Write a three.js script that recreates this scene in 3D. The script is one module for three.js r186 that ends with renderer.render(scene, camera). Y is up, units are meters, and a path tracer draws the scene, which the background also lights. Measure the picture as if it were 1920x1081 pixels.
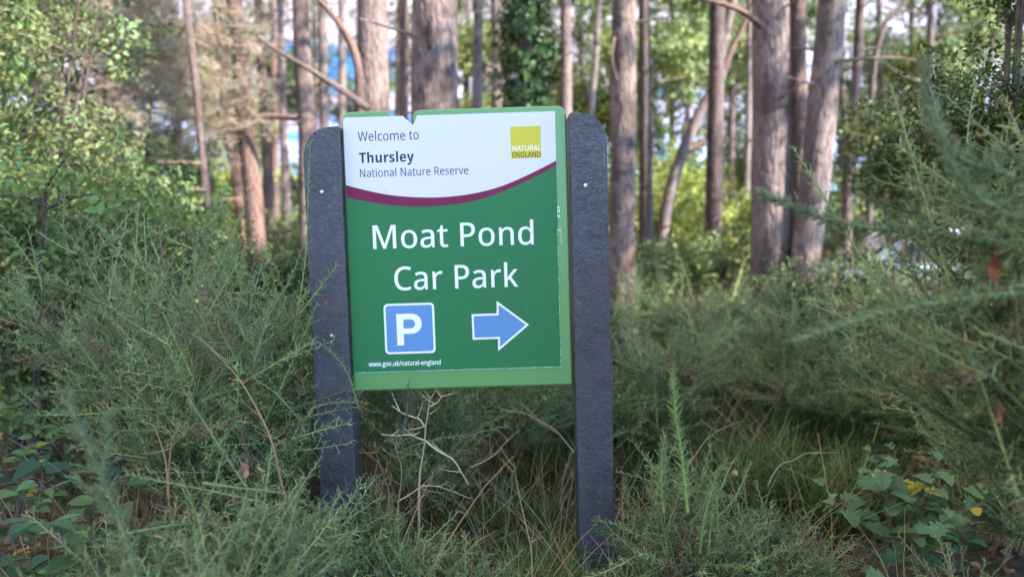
import * as THREE from 'three';
import { Sky } from 'three/addons/objects/Sky.js';
import { mergeGeometries } from 'three/addons/utils/BufferGeometryUtils.js';

// ---------------------------------------------------------------- camera, sky, sun, exposure
const scene = new THREE.Scene();
const F = 1507, PITCH = THREE.MathUtils.degToRad(4.4), EYE = 1.3;
const camera = new THREE.PerspectiveCamera(2 * Math.atan(540.5 / F) * 180 / Math.PI, 1920 / 1081, 0.05, 600);
camera.position.set(0, EYE, 0);
camera.rotation.x = -PITCH;
camera.focus = 2.62;
camera.userData.fStop = 1.5;

const SUN = new THREE.Vector3(0.63, 0.62, 0.40).normalize();
const sky = new Sky();
sky.name = 'sky';
sky.userData.kind = 'structure';
sky.scale.setScalar(500);
sky.material.uniforms.sunPosition.value.copy(SUN);
sky.material.uniforms.turbidity.value = 6;
sky.material.uniforms.rayleigh.value = 0.7;
sky.material.uniforms.mieCoefficient.value = 0.004;
sky.material.uniforms.cloudCoverage.value = 0.78;
sky.material.uniforms.cloudDensity.value = 0.5;
scene.add(sky);
scene.environmentIntensity = 0.2;

const sun = new THREE.DirectionalLight(new THREE.Color(1, 0.92, 0.80), 4.4);
sun.position.copy(SUN).multiplyScalar(60);
sun.castShadow = true;
sun.shadow.mapSize.set(4096, 4096);
Object.assign(sun.shadow.camera, { left: -35, right: 35, top: 35, bottom: -35, near: 1, far: 160 });
sun.name = 'sun';
scene.add(sun, sun.target);

const renderer = new THREE.WebGLRenderer({ antialias: true });
renderer.toneMapping = THREE.LinearToneMapping;
renderer.toneMappingExposure = 5.9;
renderer.shadowMap.enabled = true;

// ---------------------------------------------------------------- helpers
let seedState = 1;
const seed = (s) => { seedState = (s * 2654435761) >>> 0; };
const rnd = () => { seedState = (seedState + 0x6D2B79F5) | 0; let t = Math.imul(seedState ^ (seedState >>> 15), 1 | seedState); t = (t + Math.imul(t ^ (t >>> 7), 61 | t)) ^ t; return ((t ^ (t >>> 14)) >>> 0) / 4294967296; };
const rr = (a, b) => a + (b - a) * rnd();
const V = (x, y, z) => new THREE.Vector3(x, y, z);
const CP = Math.cos(PITCH), SP = Math.sin(PITCH);
// the point of the place that lies at depth z behind a spot of the photograph
function pt(px, py, z) {
  const u = (px - 960) / F, v = (540.5 - py) / F, t = z / -(CP + v * SP);
  return V(u * t, EYE + (v * CP - SP) * t, z);
}
const xAt = (px, z, y = 0.5) => (px - 960) / F * (-z * CP - (y - EYE) * SP);
const pxSize = (px, z) => px / F * -z;
const sstep = THREE.MathUtils.smoothstep;
function gh(x, z) {
  return -0.2 * sstep(-z, 8, 11.5) * sstep(x, 2.2, 3.8) + 0.035 * Math.sin(x * 1.3 + 0.6) * Math.cos(z * 1.1) + 0.02 * Math.sin(x * 3.1 + z * 2.3)
    + 0.5 * sstep(-z, 30, 80) * 2;
}
const taken = {};
const numbered = (n) => { const k = taken[n] = (taken[n] ?? -1) + 1; return k ? `${n}_${String(k).padStart(3, '0')}` : n; };
function thing(name, label, category, pos = V(0, 0, 0), group) {
  const g = new THREE.Group();
  g.name = numbered(name); g.position.copy(pos); g.userData = { label, category };
  if (group) g.userData.group = group;
  scene.add(g);
  return g;
}
function part(name, geo, mat, parent, kind) {
  const m = new THREE.Mesh(geo, mat);
  m.name = name; m.castShadow = m.receiveShadow = true;
  if (kind) m.userData.kind = kind;
  parent.add(m);
  return m;
}
const _m = new THREE.Matrix4(), _q = new THREE.Quaternion(), _s = new THREE.Vector3(), UPV = V(0, 1, 0), _q2 = new THREE.Quaternion();
const _c = new THREE.Color();
// copies: [{p, d, s, c, roll}]
function copies(name, geo, mat, list, parent, kind = 'stuff') {
  if (!list.length) return null;
  const im = new THREE.InstancedMesh(geo, mat, list.length);
  im.name = name; im.castShadow = im.receiveShadow = true;
  if (kind) im.userData.kind = kind;
  list.forEach((o, i) => {
    _q.setFromUnitVectors(UPV, _s.copy(o.d).normalize());
    _q2.setFromAxisAngle(UPV, o.roll ?? rnd() * 6.283);
    _q.multiply(_q2);
    _m.compose(o.p, _q, _s.setScalar(o.s ?? 1));
    im.setMatrixAt(i, _m);
    im.setColorAt(i, _c.setRGB(...(o.c ?? [1, 1, 1])));
  });
  parent.add(im);
  return im;
}
function spread(name, geos, mat, list, parent) {
  geos.forEach((g, k) => copies(name, g, mat, list.filter((_, i) => i % geos.length === k), parent));
}

class MB {
  constructor() { this.p = []; this.n = []; this.c = []; this.i = []; }
  vert(p, n, c) { this.p.push(p.x, p.y, p.z); this.n.push(n.x, n.y, n.z); this.c.push(c[0], c[1], c[2]); return this.p.length / 3 - 1; }
  cone(a, b, r0, r1, sides, col) {
    const d = b.clone().sub(a).normalize(), u = Math.abs(d.y) > 0.9 ? V(1, 0, 0) : V(0, 1, 0);
    const e1 = u.cross(d).normalize(), e2 = d.clone().cross(e1), A = [], B = [];
    for (let k = 0; k < sides; k++) {
      const t = k / sides * 6.2832, n = e1.clone().multiplyScalar(Math.cos(t)).addScaledVector(e2, Math.sin(t));
      A.push(this.vert(a.clone().addScaledVector(n, r0), n, col));
      if (r1 > 0) B.push(this.vert(b.clone().addScaledVector(n, r1), n, col));
    }
    const tip = r1 > 0 ? -1 : this.vert(b, d, col);
    for (let k = 0; k < sides; k++) {
      const j = (k + 1) % sides;
      if (r1 > 0) this.i.push(A[k], A[j], B[j], A[k], B[j], B[k]); else this.i.push(A[k], A[j], tip);
    }
  }
  // a leaf folded along its midrib; outline = [[t, halfwidth]...]
  leaf(p, d, up, len, wid, col, outline = LEAF4, fold = 0.25, curl = 0.15) {
    const y = d.clone().normalize(), x = up.clone().cross(y).normalize(), z = y.clone().cross(x).normalize();
    if (!isFinite(x.x) || x.lengthSq() < 0.1) return;
    const P = (a, t) => p.clone().addScaledVector(y, t * len).addScaledVector(x, a * wid).addScaledVector(z, Math.abs(a) * wid * fold * 2 - curl * len * t * t);
    const nl = z.clone().addScaledVector(x, -fold * 1.2).normalize(), nr = z.clone().addScaledVector(x, fold * 1.2).normalize();
    for (const s of [-1, 1]) {
      const n = s < 0 ? nr : nl, ids = [];
      const mids = [];
      for (const [t, w] of outline) { ids.push(this.vert(P(s * w, t), n, col)); mids.push(this.vert(P(0, t), n, col)); }
      for (let k = 0; k + 1 < outline.length; k++) {
        const w0 = outline[k][1] > 0, w1 = outline[k + 1][1] > 0;
        if (w0) this.i.push(...(s < 0 ? [mids[k], ids[k], ids[k + 1]] : [mids[k], ids[k + 1], ids[k]]));
        if (w1) this.i.push(...(s < 0 ? [mids[k], ids[k + 1], mids[k + 1]] : [mids[k], mids[k + 1], ids[k + 1]]));
      }
    }
  }
  blade(pts, w, col, side) {
    const ids = [];
    pts.forEach((p, k) => {
      const t = k / (pts.length - 1), ww = w * (t < 1 ? 1 - 0.75 * t * t : 0), n = V(-side.z, 0.4, side.x).normalize();
      if (t < 1) ids.push([this.vert(p.clone().addScaledVector(side, -ww / 2), n, col), this.vert(p.clone().addScaledVector(side, ww / 2), n, col)]);
      else ids.push([this.vert(p, n, col)]);
    });
    for (let k = 0; k + 1 < ids.length; k++) {
      const [a, b] = ids[k], [c, d] = ids[k + 1];
      this.i.push(a, b, c); if (d !== undefined) this.i.push(b, d, c);
    }
  }
  geo() {
    const g = new THREE.BufferGeometry();
    g.setAttribute('position', new THREE.Float32BufferAttribute(this.p, 3));
    g.setAttribute('normal', new THREE.Float32BufferAttribute(this.n, 3));
    g.setAttribute('color', new THREE.Float32BufferAttribute(this.c, 3));
    g.setIndex(this.i);
    return g;
  }
}
const LEAF4 = [[0, 0], [0.42, 0.5], [1, 0]];
const LEAF_OVATE = [[0, 0], [0.08, 0.28], [0.25, 0.46], [0.45, 0.5], [0.65, 0.4], [0.85, 0.2], [1, 0]];
const LEAF_LOBED = [[0, 0], [0.06, 0.06], [0.13, 0.2], [0.2, 0.31], [0.26, 0.32], [0.31, 0.23], [0.35, 0.24], [0.4, 0.4], [0.48, 0.5], [0.55, 0.47], [0.59, 0.34], [0.63, 0.32], [0.69, 0.42], [0.76, 0.42], [0.81, 0.3], [0.86, 0.27], [0.92, 0.25], [0.97, 0.14], [1, 0]];

// a tapering, slightly uneven tube along points; uv in metres
function limb(points, r0, r1, { sides = 8, segs = 14, wob = 0, flare = 0, power = 1 } = {}) {
  const curve = new THREE.CatmullRomCurve3(points, false, 'centripetal'), len = curve.getLength();
  const pos = [], nor = [], uv = [], idx = [];
  let e1 = null;
  const a = rnd() * 6, b = rnd() * 6;
  for (let i = 0; i <= segs; i++) {
    const t = i / segs, p = curve.getPointAt(t), d = curve.getTangentAt(t);
    if (!e1) e1 = (Math.abs(d.y) > 0.8 ? V(1, 0, 0) : V(0, 1, 0)).cross(d).normalize();
    else e1.addScaledVector(d, -e1.dot(d)).normalize();
    const e2 = d.clone().cross(e1);
    let r = r0 + (r1 - r0) * Math.pow(t, power);
    if (flare) r *= 1 + flare * Math.exp(-t * len / 0.28);
    for (let k = 0; k <= sides; k++) {
      const an = k / sides * Math.PI * 2, n = e1.clone().multiplyScalar(Math.cos(an)).addScaledVector(e2, Math.sin(an));
      const rad = r * (1 + wob * (Math.sin(an * 2 + a + t * len * 0.9) * 0.6 + Math.sin(an * 3 + b - t * len * 1.7) * 0.4 + 0.5 * Math.sin(t * len * 2.9 + a)));
      const q = p.clone().addScaledVector(n, rad);
      pos.push(q.x, q.y, q.z); nor.push(n.x, n.y, n.z); uv.push(k / sides * Math.max(0.25, Math.round(r0 * 6.283 * 4) / 4), t * len);
    }
  }
  const s1 = sides + 1;
  for (let i = 0; i < segs; i++) for (let k = 0; k < sides; k++) {
    const q = i * s1 + k;
    idx.push(q, q + 1, q + s1 + 1, q, q + s1 + 1, q + s1);
  }
  const g = new THREE.BufferGeometry();
  g.setAttribute('position', new THREE.Float32BufferAttribute(pos, 3));
  g.setAttribute('normal', new THREE.Float32BufferAttribute(nor, 3));
  g.setAttribute('uv', new THREE.Float32BufferAttribute(uv, 2));
  g.setIndex(idx);
  return g;
}

// ---------------------------------------------------------------- textures
const hash = (x, y, s) => { let h = Math.imul(x, 374761393) + Math.imul(y, 668265263) + Math.imul(s, 2246822519); h = Math.imul(h ^ (h >>> 13), 1274126177); return ((h ^ (h >>> 16)) >>> 0) / 4294967296; };
function tnoise(x, y, px, py, s) {   // value noise repeating after px, py cells
  const ix = Math.floor(x), iy = Math.floor(y), fx = x - ix, fy = y - iy, u = fx * fx * (3 - 2 * fx), v = fy * fy * (3 - 2 * fy);
  const w = (a, n) => ((a % n) + n) % n;
  const a = hash(w(ix, px), w(iy, py), s), b = hash(w(ix + 1, px), w(iy, py), s), c = hash(w(ix, px), w(iy + 1, py), s), d = hash(w(ix + 1, px), w(iy + 1, py), s);
  return a + (b - a) * u + (c - a) * v + (a - b - c + d) * u * v;
}
function fbm(u, v, fu, fv, s, oct = 4) {
  let t = 0, a = 0.5;
  for (let k = 0; k < oct; k++) { t += a * tnoise(u * fu, v * fv, fu, fv, s + k); fu *= 2; fv *= 2; a *= 0.5; }
  return t / (1 - Math.pow(0.5, oct));
}
function dataTex(n, fn, srgb) {
  const d = new Uint8Array(n * n * 4);
  for (let y = 0; y < n; y++) for (let x = 0; x < n; x++) {
    const c = fn(x / n, y / n), o = (y * n + x) * 4;
    d[o] = Math.max(0, Math.min(255, c[0] * 255)); d[o + 1] = Math.max(0, Math.min(255, c[1] * 255)); d[o + 2] = Math.max(0, Math.min(255, c[2] * 255)); d[o + 3] = 255;
  }
  const t = new THREE.DataTexture(d, n, n, THREE.RGBAFormat);
  t.wrapS = t.wrapT = THREE.RepeatWrapping; t.magFilter = THREE.LinearFilter; t.minFilter = THREE.LinearFilter;
  if (srgb) t.colorSpace = THREE.SRGBColorSpace;
  t.needsUpdate = true;
  return t;
}
const mix3 = (a, b, t) => [a[0] + (b[0] - a[0]) * t, a[1] + (b[1] - a[1]) * t, a[2] + (b[2] - a[2]) * t];
// bark: long plates parted by fissures (texture is 1 m across, 1.6 m high)
function barkHeight(u, v) {
  const wu = u + 0.05 * (fbm(u, v, 6, 4, 31, 3) - 0.5), wv = v + 0.06 * (fbm(u, v, 5, 5, 47, 3) - 0.5);
  const r = Math.abs(fbm(wu, wv, 16, 9, 11, 2) - 0.5) * 2, r2 = Math.abs(fbm(wu, wv, 26, 14, 83, 2) - 0.5) * 2;
  return [Math.min(1, r * 3.2), Math.min(1, r2 * 3.5), fbm(u, v, 40, 40, 5, 3)];
}
const BARK = [];
{ const n = 512; for (let y = 0; y < n; y++) for (let x = 0; x < n; x++) BARK.push(barkHeight(x / n, y / n)); }
const barkAt = (u, v) => BARK[Math.min(511, Math.floor(v * 512)) * 512 + Math.min(511, Math.floor(u * 512))];
const barkBump = dataTex(512, (u, v) => { const [a, b, c] = barkAt(u, v), h = 0.55 * a + 0.25 * b + 0.2 * c; return [h, h, h]; });
function barkMat(plate, plate2, fissure, bump = 0.012) {
  const map = dataTex(512, (u, v) => {
    const [a, b, c] = barkAt(u, v), k = fbm(u, v, 5, 3, 97, 3);
    let col = mix3(plate, plate2, sstep(k + (c - 0.5) * 0.5, 0.35, 0.65));
    col = mix3(fissure, col, Math.min(1, 0.35 + 0.65 * Math.min(1, a * 0.55 + b * 0.6)));
    col = mix3(col, fissure, 0.45 * sstep(fbm(u, v, 7, 9, 151, 3), 0.56, 0.68));
    return col.map((q) => q * (0.78 + 0.26 * c));
  }, true);
  const m = new THREE.MeshStandardMaterial({ map, bumpMap: barkBump, bumpScale: bump, roughness: 0.92 });
  for (const t of [map, barkBump]) t.repeat.set(1, 0.62);
  return m;
}
const MAT = {
  barkGrey: barkMat([0.50, 0.43, 0.41], [0.42, 0.35, 0.33], [0.22, 0.165, 0.15]),
  barkPink: barkMat([0.52, 0.455, 0.435], [0.43, 0.37, 0.35], [0.25, 0.2, 0.185]),
  barkRed: barkMat([0.48, 0.375, 0.33], [0.39, 0.31, 0.28], [0.23, 0.165, 0.145]),
  barkDark: barkMat([0.42, 0.35, 0.33], [0.35, 0.28, 0.26], [0.18, 0.13, 0.12]),
};
const std = (o) => new THREE.MeshStandardMaterial(o);
const rgb = (r, g, b) => new THREE.Color().setRGB(r, g, b);
const leafMat = (through = 0.4, rough = 0.6) => new THREE.MeshPhysicalMaterial({ color: rgb(1, 1, 1), vertexColors: true, roughness: rough, transmission: through, thickness: 0, side: THREE.DoubleSide, specularIntensity: 0.5 });
MAT.leaf = leafMat(0.42, 0.62);
MAT.glossLeaf = leafMat(0.25, 0.4);
MAT.needle = std({ vertexColors: true, roughness: 0.6, side: THREE.DoubleSide });
MAT.gorse = std({ vertexColors: true, roughness: 0.55 });
MAT.gorseStem = std({ color: rgb(0.17, 0.115, 0.07), roughness: 0.85 });
MAT.greenStem = std({ color: rgb(0.085, 0.13, 0.055), roughness: 0.6 });
MAT.deadStem = std({ color: rgb(0.36, 0.28, 0.165), roughness: 0.85 });
MAT.paleStem = std({ color: rgb(0.43, 0.355, 0.23), roughness: 0.85 });
MAT.brownStem = std({ color: rgb(0.24, 0.155, 0.085), roughness: 0.9 });
MAT.twig = std({ color: rgb(0.16, 0.115, 0.085), roughness: 0.9 });
MAT.grass = leafMat(0.35, 0.55);
MAT.litter = std({ vertexColors: true, roughness: 0.85, side: THREE.DoubleSide });

// ---------------------------------------------------------------- plant pieces (all grow along +y from the origin)
function gorseShoot(s, L = 0.2, n = 30, spine = 0.03) {
  seed(s);
  const b = new MB(), bx = rr(-0.12, 0.12), bz = rr(-0.12, 0.12);
  const axis = (t) => V(bx * L * t * t, L * t, bz * L * t * t);
  const stemC = [1.25, 1.15, 0.9];
  for (let k = 0; k < 4; k++) b.cone(axis(k / 4), axis((k + 1) / 4), 0.0032 * (1 - k * 0.17), 0.0032 * (1 - (k + 1) * 0.17), 4, stemC);
  for (let k = 0; k < n; k++) {
    const t = 0.04 + 0.96 * (k / (n - 1)), a = k * 2.4 + rr(-0.4, 0.4), el = rr(0.0, 0.75) + 0.35 * t;
    const d = V(Math.cos(a) * Math.cos(el), Math.sin(el), Math.sin(a) * Math.cos(el)), p = axis(t);
    const len = spine * rr(0.55, 1.15) * (1 - 0.45 * t), g = rr(0.6, 1.5), c = rnd() < 0.07 ? [1.9, 1.4, 1.1] : [g * rr(0.9, 1.1), g, g * rr(0.85, 1.1)];
    b.cone(p, p.clone().addScaledVector(d, len), 0.0022, 0, 3, c);
    for (let j = 0; j < 2; j++) {
      const q = p.clone().addScaledVector(d, len * rr(0.2, 0.7)), a2 = rnd() * 6.28;
      const d2 = d.clone().addScaledVector(V(Math.cos(a2), rr(-0.2, 0.7), Math.sin(a2)), 1.0).normalize();
      b.cone(q, q.clone().addScaledVector(d2, len * rr(0.35, 0.65)), 0.0017, 0, 3, c);
    }
  }
  return b.geo();
}
const SHOOTS = [1, 2, 3, 4, 5].map((k) => gorseShoot(100 + k, 0.22, 22, 0.046));
function pineSpray(s, tufts, needles, nl, nw, L, tw = [1.6, 0.9, 0.7]) {
  seed(s);
  const b = new MB(), bx = rr(-0.25, 0.25);
  const ax = (t) => V(bx * L * t * t, L * t, 0);
  b.cone(ax(0), ax(0.5), 0.006, 0.004, 3, tw); b.cone(ax(0.5), ax(1), 0.004, 0.002, 3, tw);
  for (let k = 0; k < tufts; k++) {
    const t = 0.3 + 0.7 * k / (tufts - 1), a = k * 2.4, side = V(Math.cos(a), 0.7, Math.sin(a)).normalize();
    const q = ax(t).addScaledVector(side, L * 0.28 * (1.15 - t) * rr(0.4, 1));
    for (let j = 0; j < needles; j++) {
      const d = V(rr(-1, 1), rr(-0.2, 1.3), rr(-1, 1)).normalize(), sd = V(d.z, 0, -d.x).normalize().multiplyScalar(nw), g = rr(0.7, 1.3), c = [g, g, g * rr(0.8, 1.1)];
      const n = sd.clone().cross(d).normalize(), l = nl * rr(0.7, 1.2);
      b.i.push(b.vert(q.clone().sub(sd), n, c), b.vert(q.clone().add(sd), n, c), b.vert(q.clone().addScaledVector(d, l), n, c));
    }
  }
  return b.geo();
}
const PINE = [1, 2].map((k) => pineSpray(200 + k, 11, 18, 0.075, 0.0022, 0.45));
const DEADPINE = [1, 2].map((k) => pineSpray(220 + k, 12, 14, 0.06, 0.0012, 0.5, [0.8, 0.75, 0.75]));
function leafSpray(s, n, L, ll, lw, outline = LEAF4, gap = 0.1) {
  seed(s);
  const b = new MB(), bx = rr(-0.3, 0.3), bz = rr(-0.3, 0.3);
  const ax = (t) => V(bx * L * t * t, L * t, bz * L * t * t);
  for (let k = 0; k < 2; k++) b.cone(ax(k / 2), ax((k + 1) / 2), 0.0035 - k * 0.0012, 0.0023 - k * 0.0012, 3, [0.9, 0.55, 0.45]);
  for (let k = 0; k < n; k++) {
    const t = gap + (1 - gap) * k / (n - 1), a = k * 2.4 + rr(-0.5, 0.5);
    const out = V(Math.cos(a), rr(0.05, 0.7), Math.sin(a)).normalize(), p = ax(t).addScaledVector(out, L * 0.22 * rr(0, 1) * (1.2 - t));
    const up = V(rr(-0.6, 0.6), 1, rr(-0.6, 0.6)).addScaledVector(out, -0.3), g = rr(0.75, 1.25);
    b.leaf(p, out.addScaledVector(V(0, -1, 0), rr(0, 0.4)), up, ll * rr(0.7, 1.15), lw * rr(0.75, 1.15), [g * rr(0.85, 1.2), g, g * rr(0.75, 1.05)], outline);
  }
  return b.geo();
}
const BROAD = [1, 2, 3].map((k) => leafSpray(300 + k, 16, 0.34, 0.062, 0.036));
const SMALL = [1, 2, 3].map((k) => leafSpray(320 + k, 22, 0.22, 0.03, 0.017));
const BIG = [1, 2].map((k) => leafSpray(340 + k, 22, 0.8, 0.15, 0.095));
const IVY = [1, 2].map((k) => leafSpray(360 + k, 14, 0.25, 0.06, 0.06));
function grassTuft(s, n, h, col) {
  seed(s);
  const b = new MB();
  for (let k = 0; k < n; k++) {
    const a = rnd() * 6.28, r = rr(0, 0.03), reach = h * rr(0.25, 1.0), hh = h * rr(0.55, 1.1), dir = V(Math.cos(a), 0, Math.sin(a)), side = V(-dir.z, 0, dir.x), p0 = dir.clone().multiplyScalar(r), pts = [];
    for (let j = 0; j <= 5; j++) { const t = j / 5; pts.push(p0.clone().addScaledVector(dir, reach * t * t * 0.8).add(V(0, hh * (t - 0.45 * t * t * t * (reach / h)), 0))); }
    const g = rr(0.7, 1.3), c = rnd() < 0.14 ? [col[0] * 2.3, col[1] * 1.35, col[2] * 1.5] : [col[0] * g * rr(0.85, 1.2), col[1] * g, col[2] * g];
    b.blade(pts, rr(0.0035, 0.0065), c, side);
  }
  return b.geo();
}
const GRASS = [1, 2, 3].map((k) => grassTuft(400 + k, 22, 0.34, [1, 1, 1]));

// ---------------------------------------------------------------- ground
{
  const b = new THREE.BufferGeometry(), pos = [], uv = [], idx = [], xs = [], zs = [];
  for (let k = -60; k <= 60; k++) { const t = k / 60; xs.push(Math.sign(t) * (Math.abs(t) * 9 + Math.pow(Math.abs(t), 4) * 290)); }
  for (let k = 0; k <= 110; k++) { const t = k / 110; zs.push(25 - t * 42 - Math.pow(Math.max(0, t - 0.45) / 0.55, 4) * 280); }
  zs.unshift(300, 120, 60);
  seed(7);
  for (const z of zs) for (const x of xs) { pos.push(x, gh(x, z) + (Math.abs(x) < 12 && z < 2 && z > -18 ? rr(-0.012, 0.012) : 0), z); uv.push(x, z); }
  const n = xs.length;
  for (let j = 0; j + 1 < zs.length; j++) for (let i = 0; i + 1 < n; i++) { const a = j * n + i; idx.push(a, a + 1, a + n + 1, a, a + n + 1, a + n); }
  b.setAttribute('position', new THREE.Float32BufferAttribute(pos, 3)); b.setAttribute('uv', new THREE.Float32BufferAttribute(uv, 2)); b.setIndex(idx);
  b.computeVertexNormals();
  const soil = dataTex(512, (u, v) => {
    const a = fbm(u, v, 6, 6, 3, 5), c = fbm(u, v, 60, 60, 9, 3), d = fbm(u, v, 24, 24, 19, 3);
    let k = mix3([0.30, 0.22, 0.16], [0.42, 0.31, 0.21], sstep(c, 0.35, 0.65));
    k = mix3(k, [0.26, 0.27, 0.14], sstep(a, 0.48, 0.62) * 0.8);
    k = mix3(k, [0.17, 0.125, 0.09], sstep(d, 0.55, 0.7) * 0.7);
    return k;
  }, true);
  const bump = dataTex(256, (u, v) => { const h = fbm(u, v, 30, 30, 77, 4); return [h, h, h]; });
  soil.repeat.set(0.5, 0.5); bump.repeat.set(0.7, 0.7);
  const g = part('ground', b, std({ map: soil, bumpMap: bump, bumpScale: 0.03, roughness: 0.95 }), scene, 'structure');
  g.name = 'ground';
}

// ---------------------------------------------------------------- the sign
{
  const sign = thing('car_park_sign', 'green and white car park sign between two charcoal posts', 'sign', V(-0.158, gh(-0.1, -2.7), -2.7));
  sign.rotation.z = 0.030;
  const dy = -sign.position.y;
  // fibre relief of the recycled plastic posts
  const cv = document.createElement('canvas'); cv.width = 512; cv.height = 1024;
  const cx = cv.getContext('2d');
  cx.fillStyle = '#808080'; cx.fillRect(0, 0, 512, 1024);
  seed(55);
  for (let k = 0; k < 5200; k++) {
    const x = rr(-20, 532), y = rr(-20, 1044), a = rr(0, 6.28), l = rr(14, 44), bend = rr(-1.3, 1.3), g = rnd() < 0.5 ? rr(30, 100) : rr(150, 235);
    cx.strokeStyle = `rgba(${g | 0},${g | 0},${g | 0},${rr(0.35, 0.9).toFixed(2)})`; cx.lineWidth = rr(1.6, 3.2);
    cx.beginPath(); cx.moveTo(x, y);
    cx.quadraticCurveTo(x + Math.cos(a) * l * 0.6, y + Math.sin(a) * l * 0.6, x + Math.cos(a + bend) * l, y + Math.sin(a + bend) * l); cx.stroke();
  }
  const relief = new THREE.CanvasTexture(cv); relief.wrapS = relief.wrapT = THREE.RepeatWrapping; relief.repeat.set(1 / 0.36, 1 / 0.72);
  const postTint = dataTex(256, (u, v) => { const a = fbm(u, v, 8, 8, 61, 4), b = fbm(u, v, 60, 60, 62, 2), k = 0.72 + 0.3 * a + 0.26 * b; return [0.25 * k, 0.254 * k, 0.276 * k]; }, true);
  postTint.repeat.set(2, 2);
  const postMat = new THREE.MeshPhysicalMaterial({ map: postTint, bumpMap: relief, bumpScale: 0.0034, roughness: 0.3, specularIntensity: 1 });
  const post = (x0, x1, top, outerLeft) => {
    const w = x1 - x0, s = new THREE.Shape(), R = 0.105, r = 0.012;
    s.moveTo(x0, -0.3); s.lineTo(x1, -0.3);
    if (outerLeft) { s.lineTo(x1, top - r); s.quadraticCurveTo(x1, top, x1 - r, top); s.lineTo(x0 + R * 0.75, top - 0.003); s.bezierCurveTo(x0 + R * 0.3, top - 0.008, x0, top - R * 0.45, x0, top - R); }
    else { s.lineTo(x1, top - R); s.bezierCurveTo(x1, top - R * 0.45, x1 - R * 0.3, top - 0.008, x1 - R * 0.75, top - 0.003); s.lineTo(x0 + r, top); s.quadraticCurveTo(x0, top, x0, top - r); }
    s.closePath();
    const g = new THREE.ExtrudeGeometry(s, { depth: 0.127, bevelEnabled: true, bevelSize: 0.004, bevelOffset: -0.004, bevelThickness: 0.004, bevelSegments: 3, curveSegments: 14 });
    g.translate(0, dy, -0.101);
    return part('post', g, postMat, sign);
  };
  post(-0.484, -0.360, 1.641, true);
  post(0.395, 0.518, 1.662, false);

  // board with a notch broken out of its top edge
  const outline = (x0, x1, y0, y1, r, notch) => {
    const s = new THREE.Shape();
    s.moveTo(x0, y0); s.lineTo(x1, y0); s.lineTo(x1, y1 - r); s.quadraticCurveTo(x1, y1, x1 - r, y1);
    for (const [nx, ny] of notch) s.lineTo(nx, ny);
    s.lineTo(x0 + r, y1); s.quadraticCurveTo(x0, y1, x0, y1 - r); s.closePath();
    return s;
  };
  const bNotch = [[-0.098, 1.690], [-0.116, 1.684], [-0.122, 1.662], [-0.122, 1.640], [-0.150, 1.662], [-0.190, 1.672], [-0.2, 1.684], [-0.214, 1.6905]];
  const bg = new THREE.ExtrudeGeometry(outline(-0.3585, 0.3885, 0.752, 1.690, 0.034, bNotch), { depth: 0.006, bevelEnabled: true, bevelSize: 0.007, bevelOffset: -0.007, bevelThickness: 0.007, bevelSegments: 4, curveSegments: 10 });
  bg.translate(0, dy, -0.0145);
  const boardMat = new THREE.MeshPhysicalMaterial({ color: rgb(0.115, 0.30, 0.085), roughness: 0.32, clearcoat: 0.3, clearcoatRoughness: 0.2 });
  const board = part('board', bg, boardMat, sign);
  // older print still showing beside the newer sticker
  const oc = document.createElement('canvas'); oc.width = 128; oc.height = 1024;
  const o = oc.getContext('2d');
  o.fillStyle = 'rgb(96,151,83)'; o.fillRect(0, 0, 128, 1024);
  o.fillStyle = '#e8f2ea'; o.font = '78px serif'; o.fillText('e', 0, 420);
  o.fillStyle = '#cfe6d2'; o.fillRect(14, 470, 34, 4); o.fillRect(46, 470, 4, 62);
  const ot = new THREE.CanvasTexture(oc); ot.colorSpace = THREE.SRGBColorSpace;
  const og = new THREE.PlaneGeometry(0.034, 0.858); og.translate(0.3655, 1.245 + dy, 0.0004 - 0.0);
  part('old_print', og, new THREE.MeshPhysicalMaterial({ map: ot, roughness: 0.32, clearcoat: 0.3, clearcoatRoughness: 0.2 }), board);

  // the newer printed sticker
  const W = 1024, H = 1240, pc = document.createElement('canvas'); pc.width = W; pc.height = H;
  const p = pc.getContext('2d');
  p.fillStyle = 'rgb(44,116,69)'; p.fillRect(0, 0, W, H);
  const curve = (pts) => { p.lineTo(pts[0][0], pts[0][1]); for (let k = 1; k + 1 < pts.length; k++) { const mx = (pts[k][0] + pts[k + 1][0]) / 2, my = (pts[k][1] + pts[k + 1][1]) / 2; p.quadraticCurveTo(pts[k][0], pts[k][1], k + 2 === pts.length ? pts[k + 1][0] : mx, k + 2 === pts.length ? pts[k + 1][1] : my); } };
  p.fillStyle = 'rgb(116,28,66)'; p.beginPath(); p.moveTo(0, 0); curve([[0, 380], [127, 412], [282, 433], [411, 438], [594, 425], [804, 366], [1024, 258]]); p.lineTo(1024, 0); p.closePath(); p.fill();
  p.fillStyle = 'rgb(216,215,220)'; p.beginPath(); p.moveTo(0, 0); curve([[0, 321], [130, 361], [284, 387], [465, 396], [647, 379], [831, 328], [1024, 235]]); p.lineTo(1024, 0); p.closePath(); p.fill();
  const text = (s, x0, x1, base, size, font, fill, thin) => {
    p.save(); p.font = `${font}${size}px sans-serif`; p.fillStyle = fill;
    const w = p.measureText(s).width; p.translate(x0, base); p.scale((x1 - x0) / w, 1); p.fillText(s, 0, 0);
    if (thin) { p.lineWidth = thin; p.strokeStyle = fill; p.lineJoin = 'round'; p.strokeText(s, 0, 0); }
    p.restore();
  };
  text('Welcome to', 67, 366, 114, 62, '', 'rgb(52,60,62)');
  text('Thursley', 69, 336, 218, 68, 'bold ', 'rgb(18,58,44)');
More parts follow.
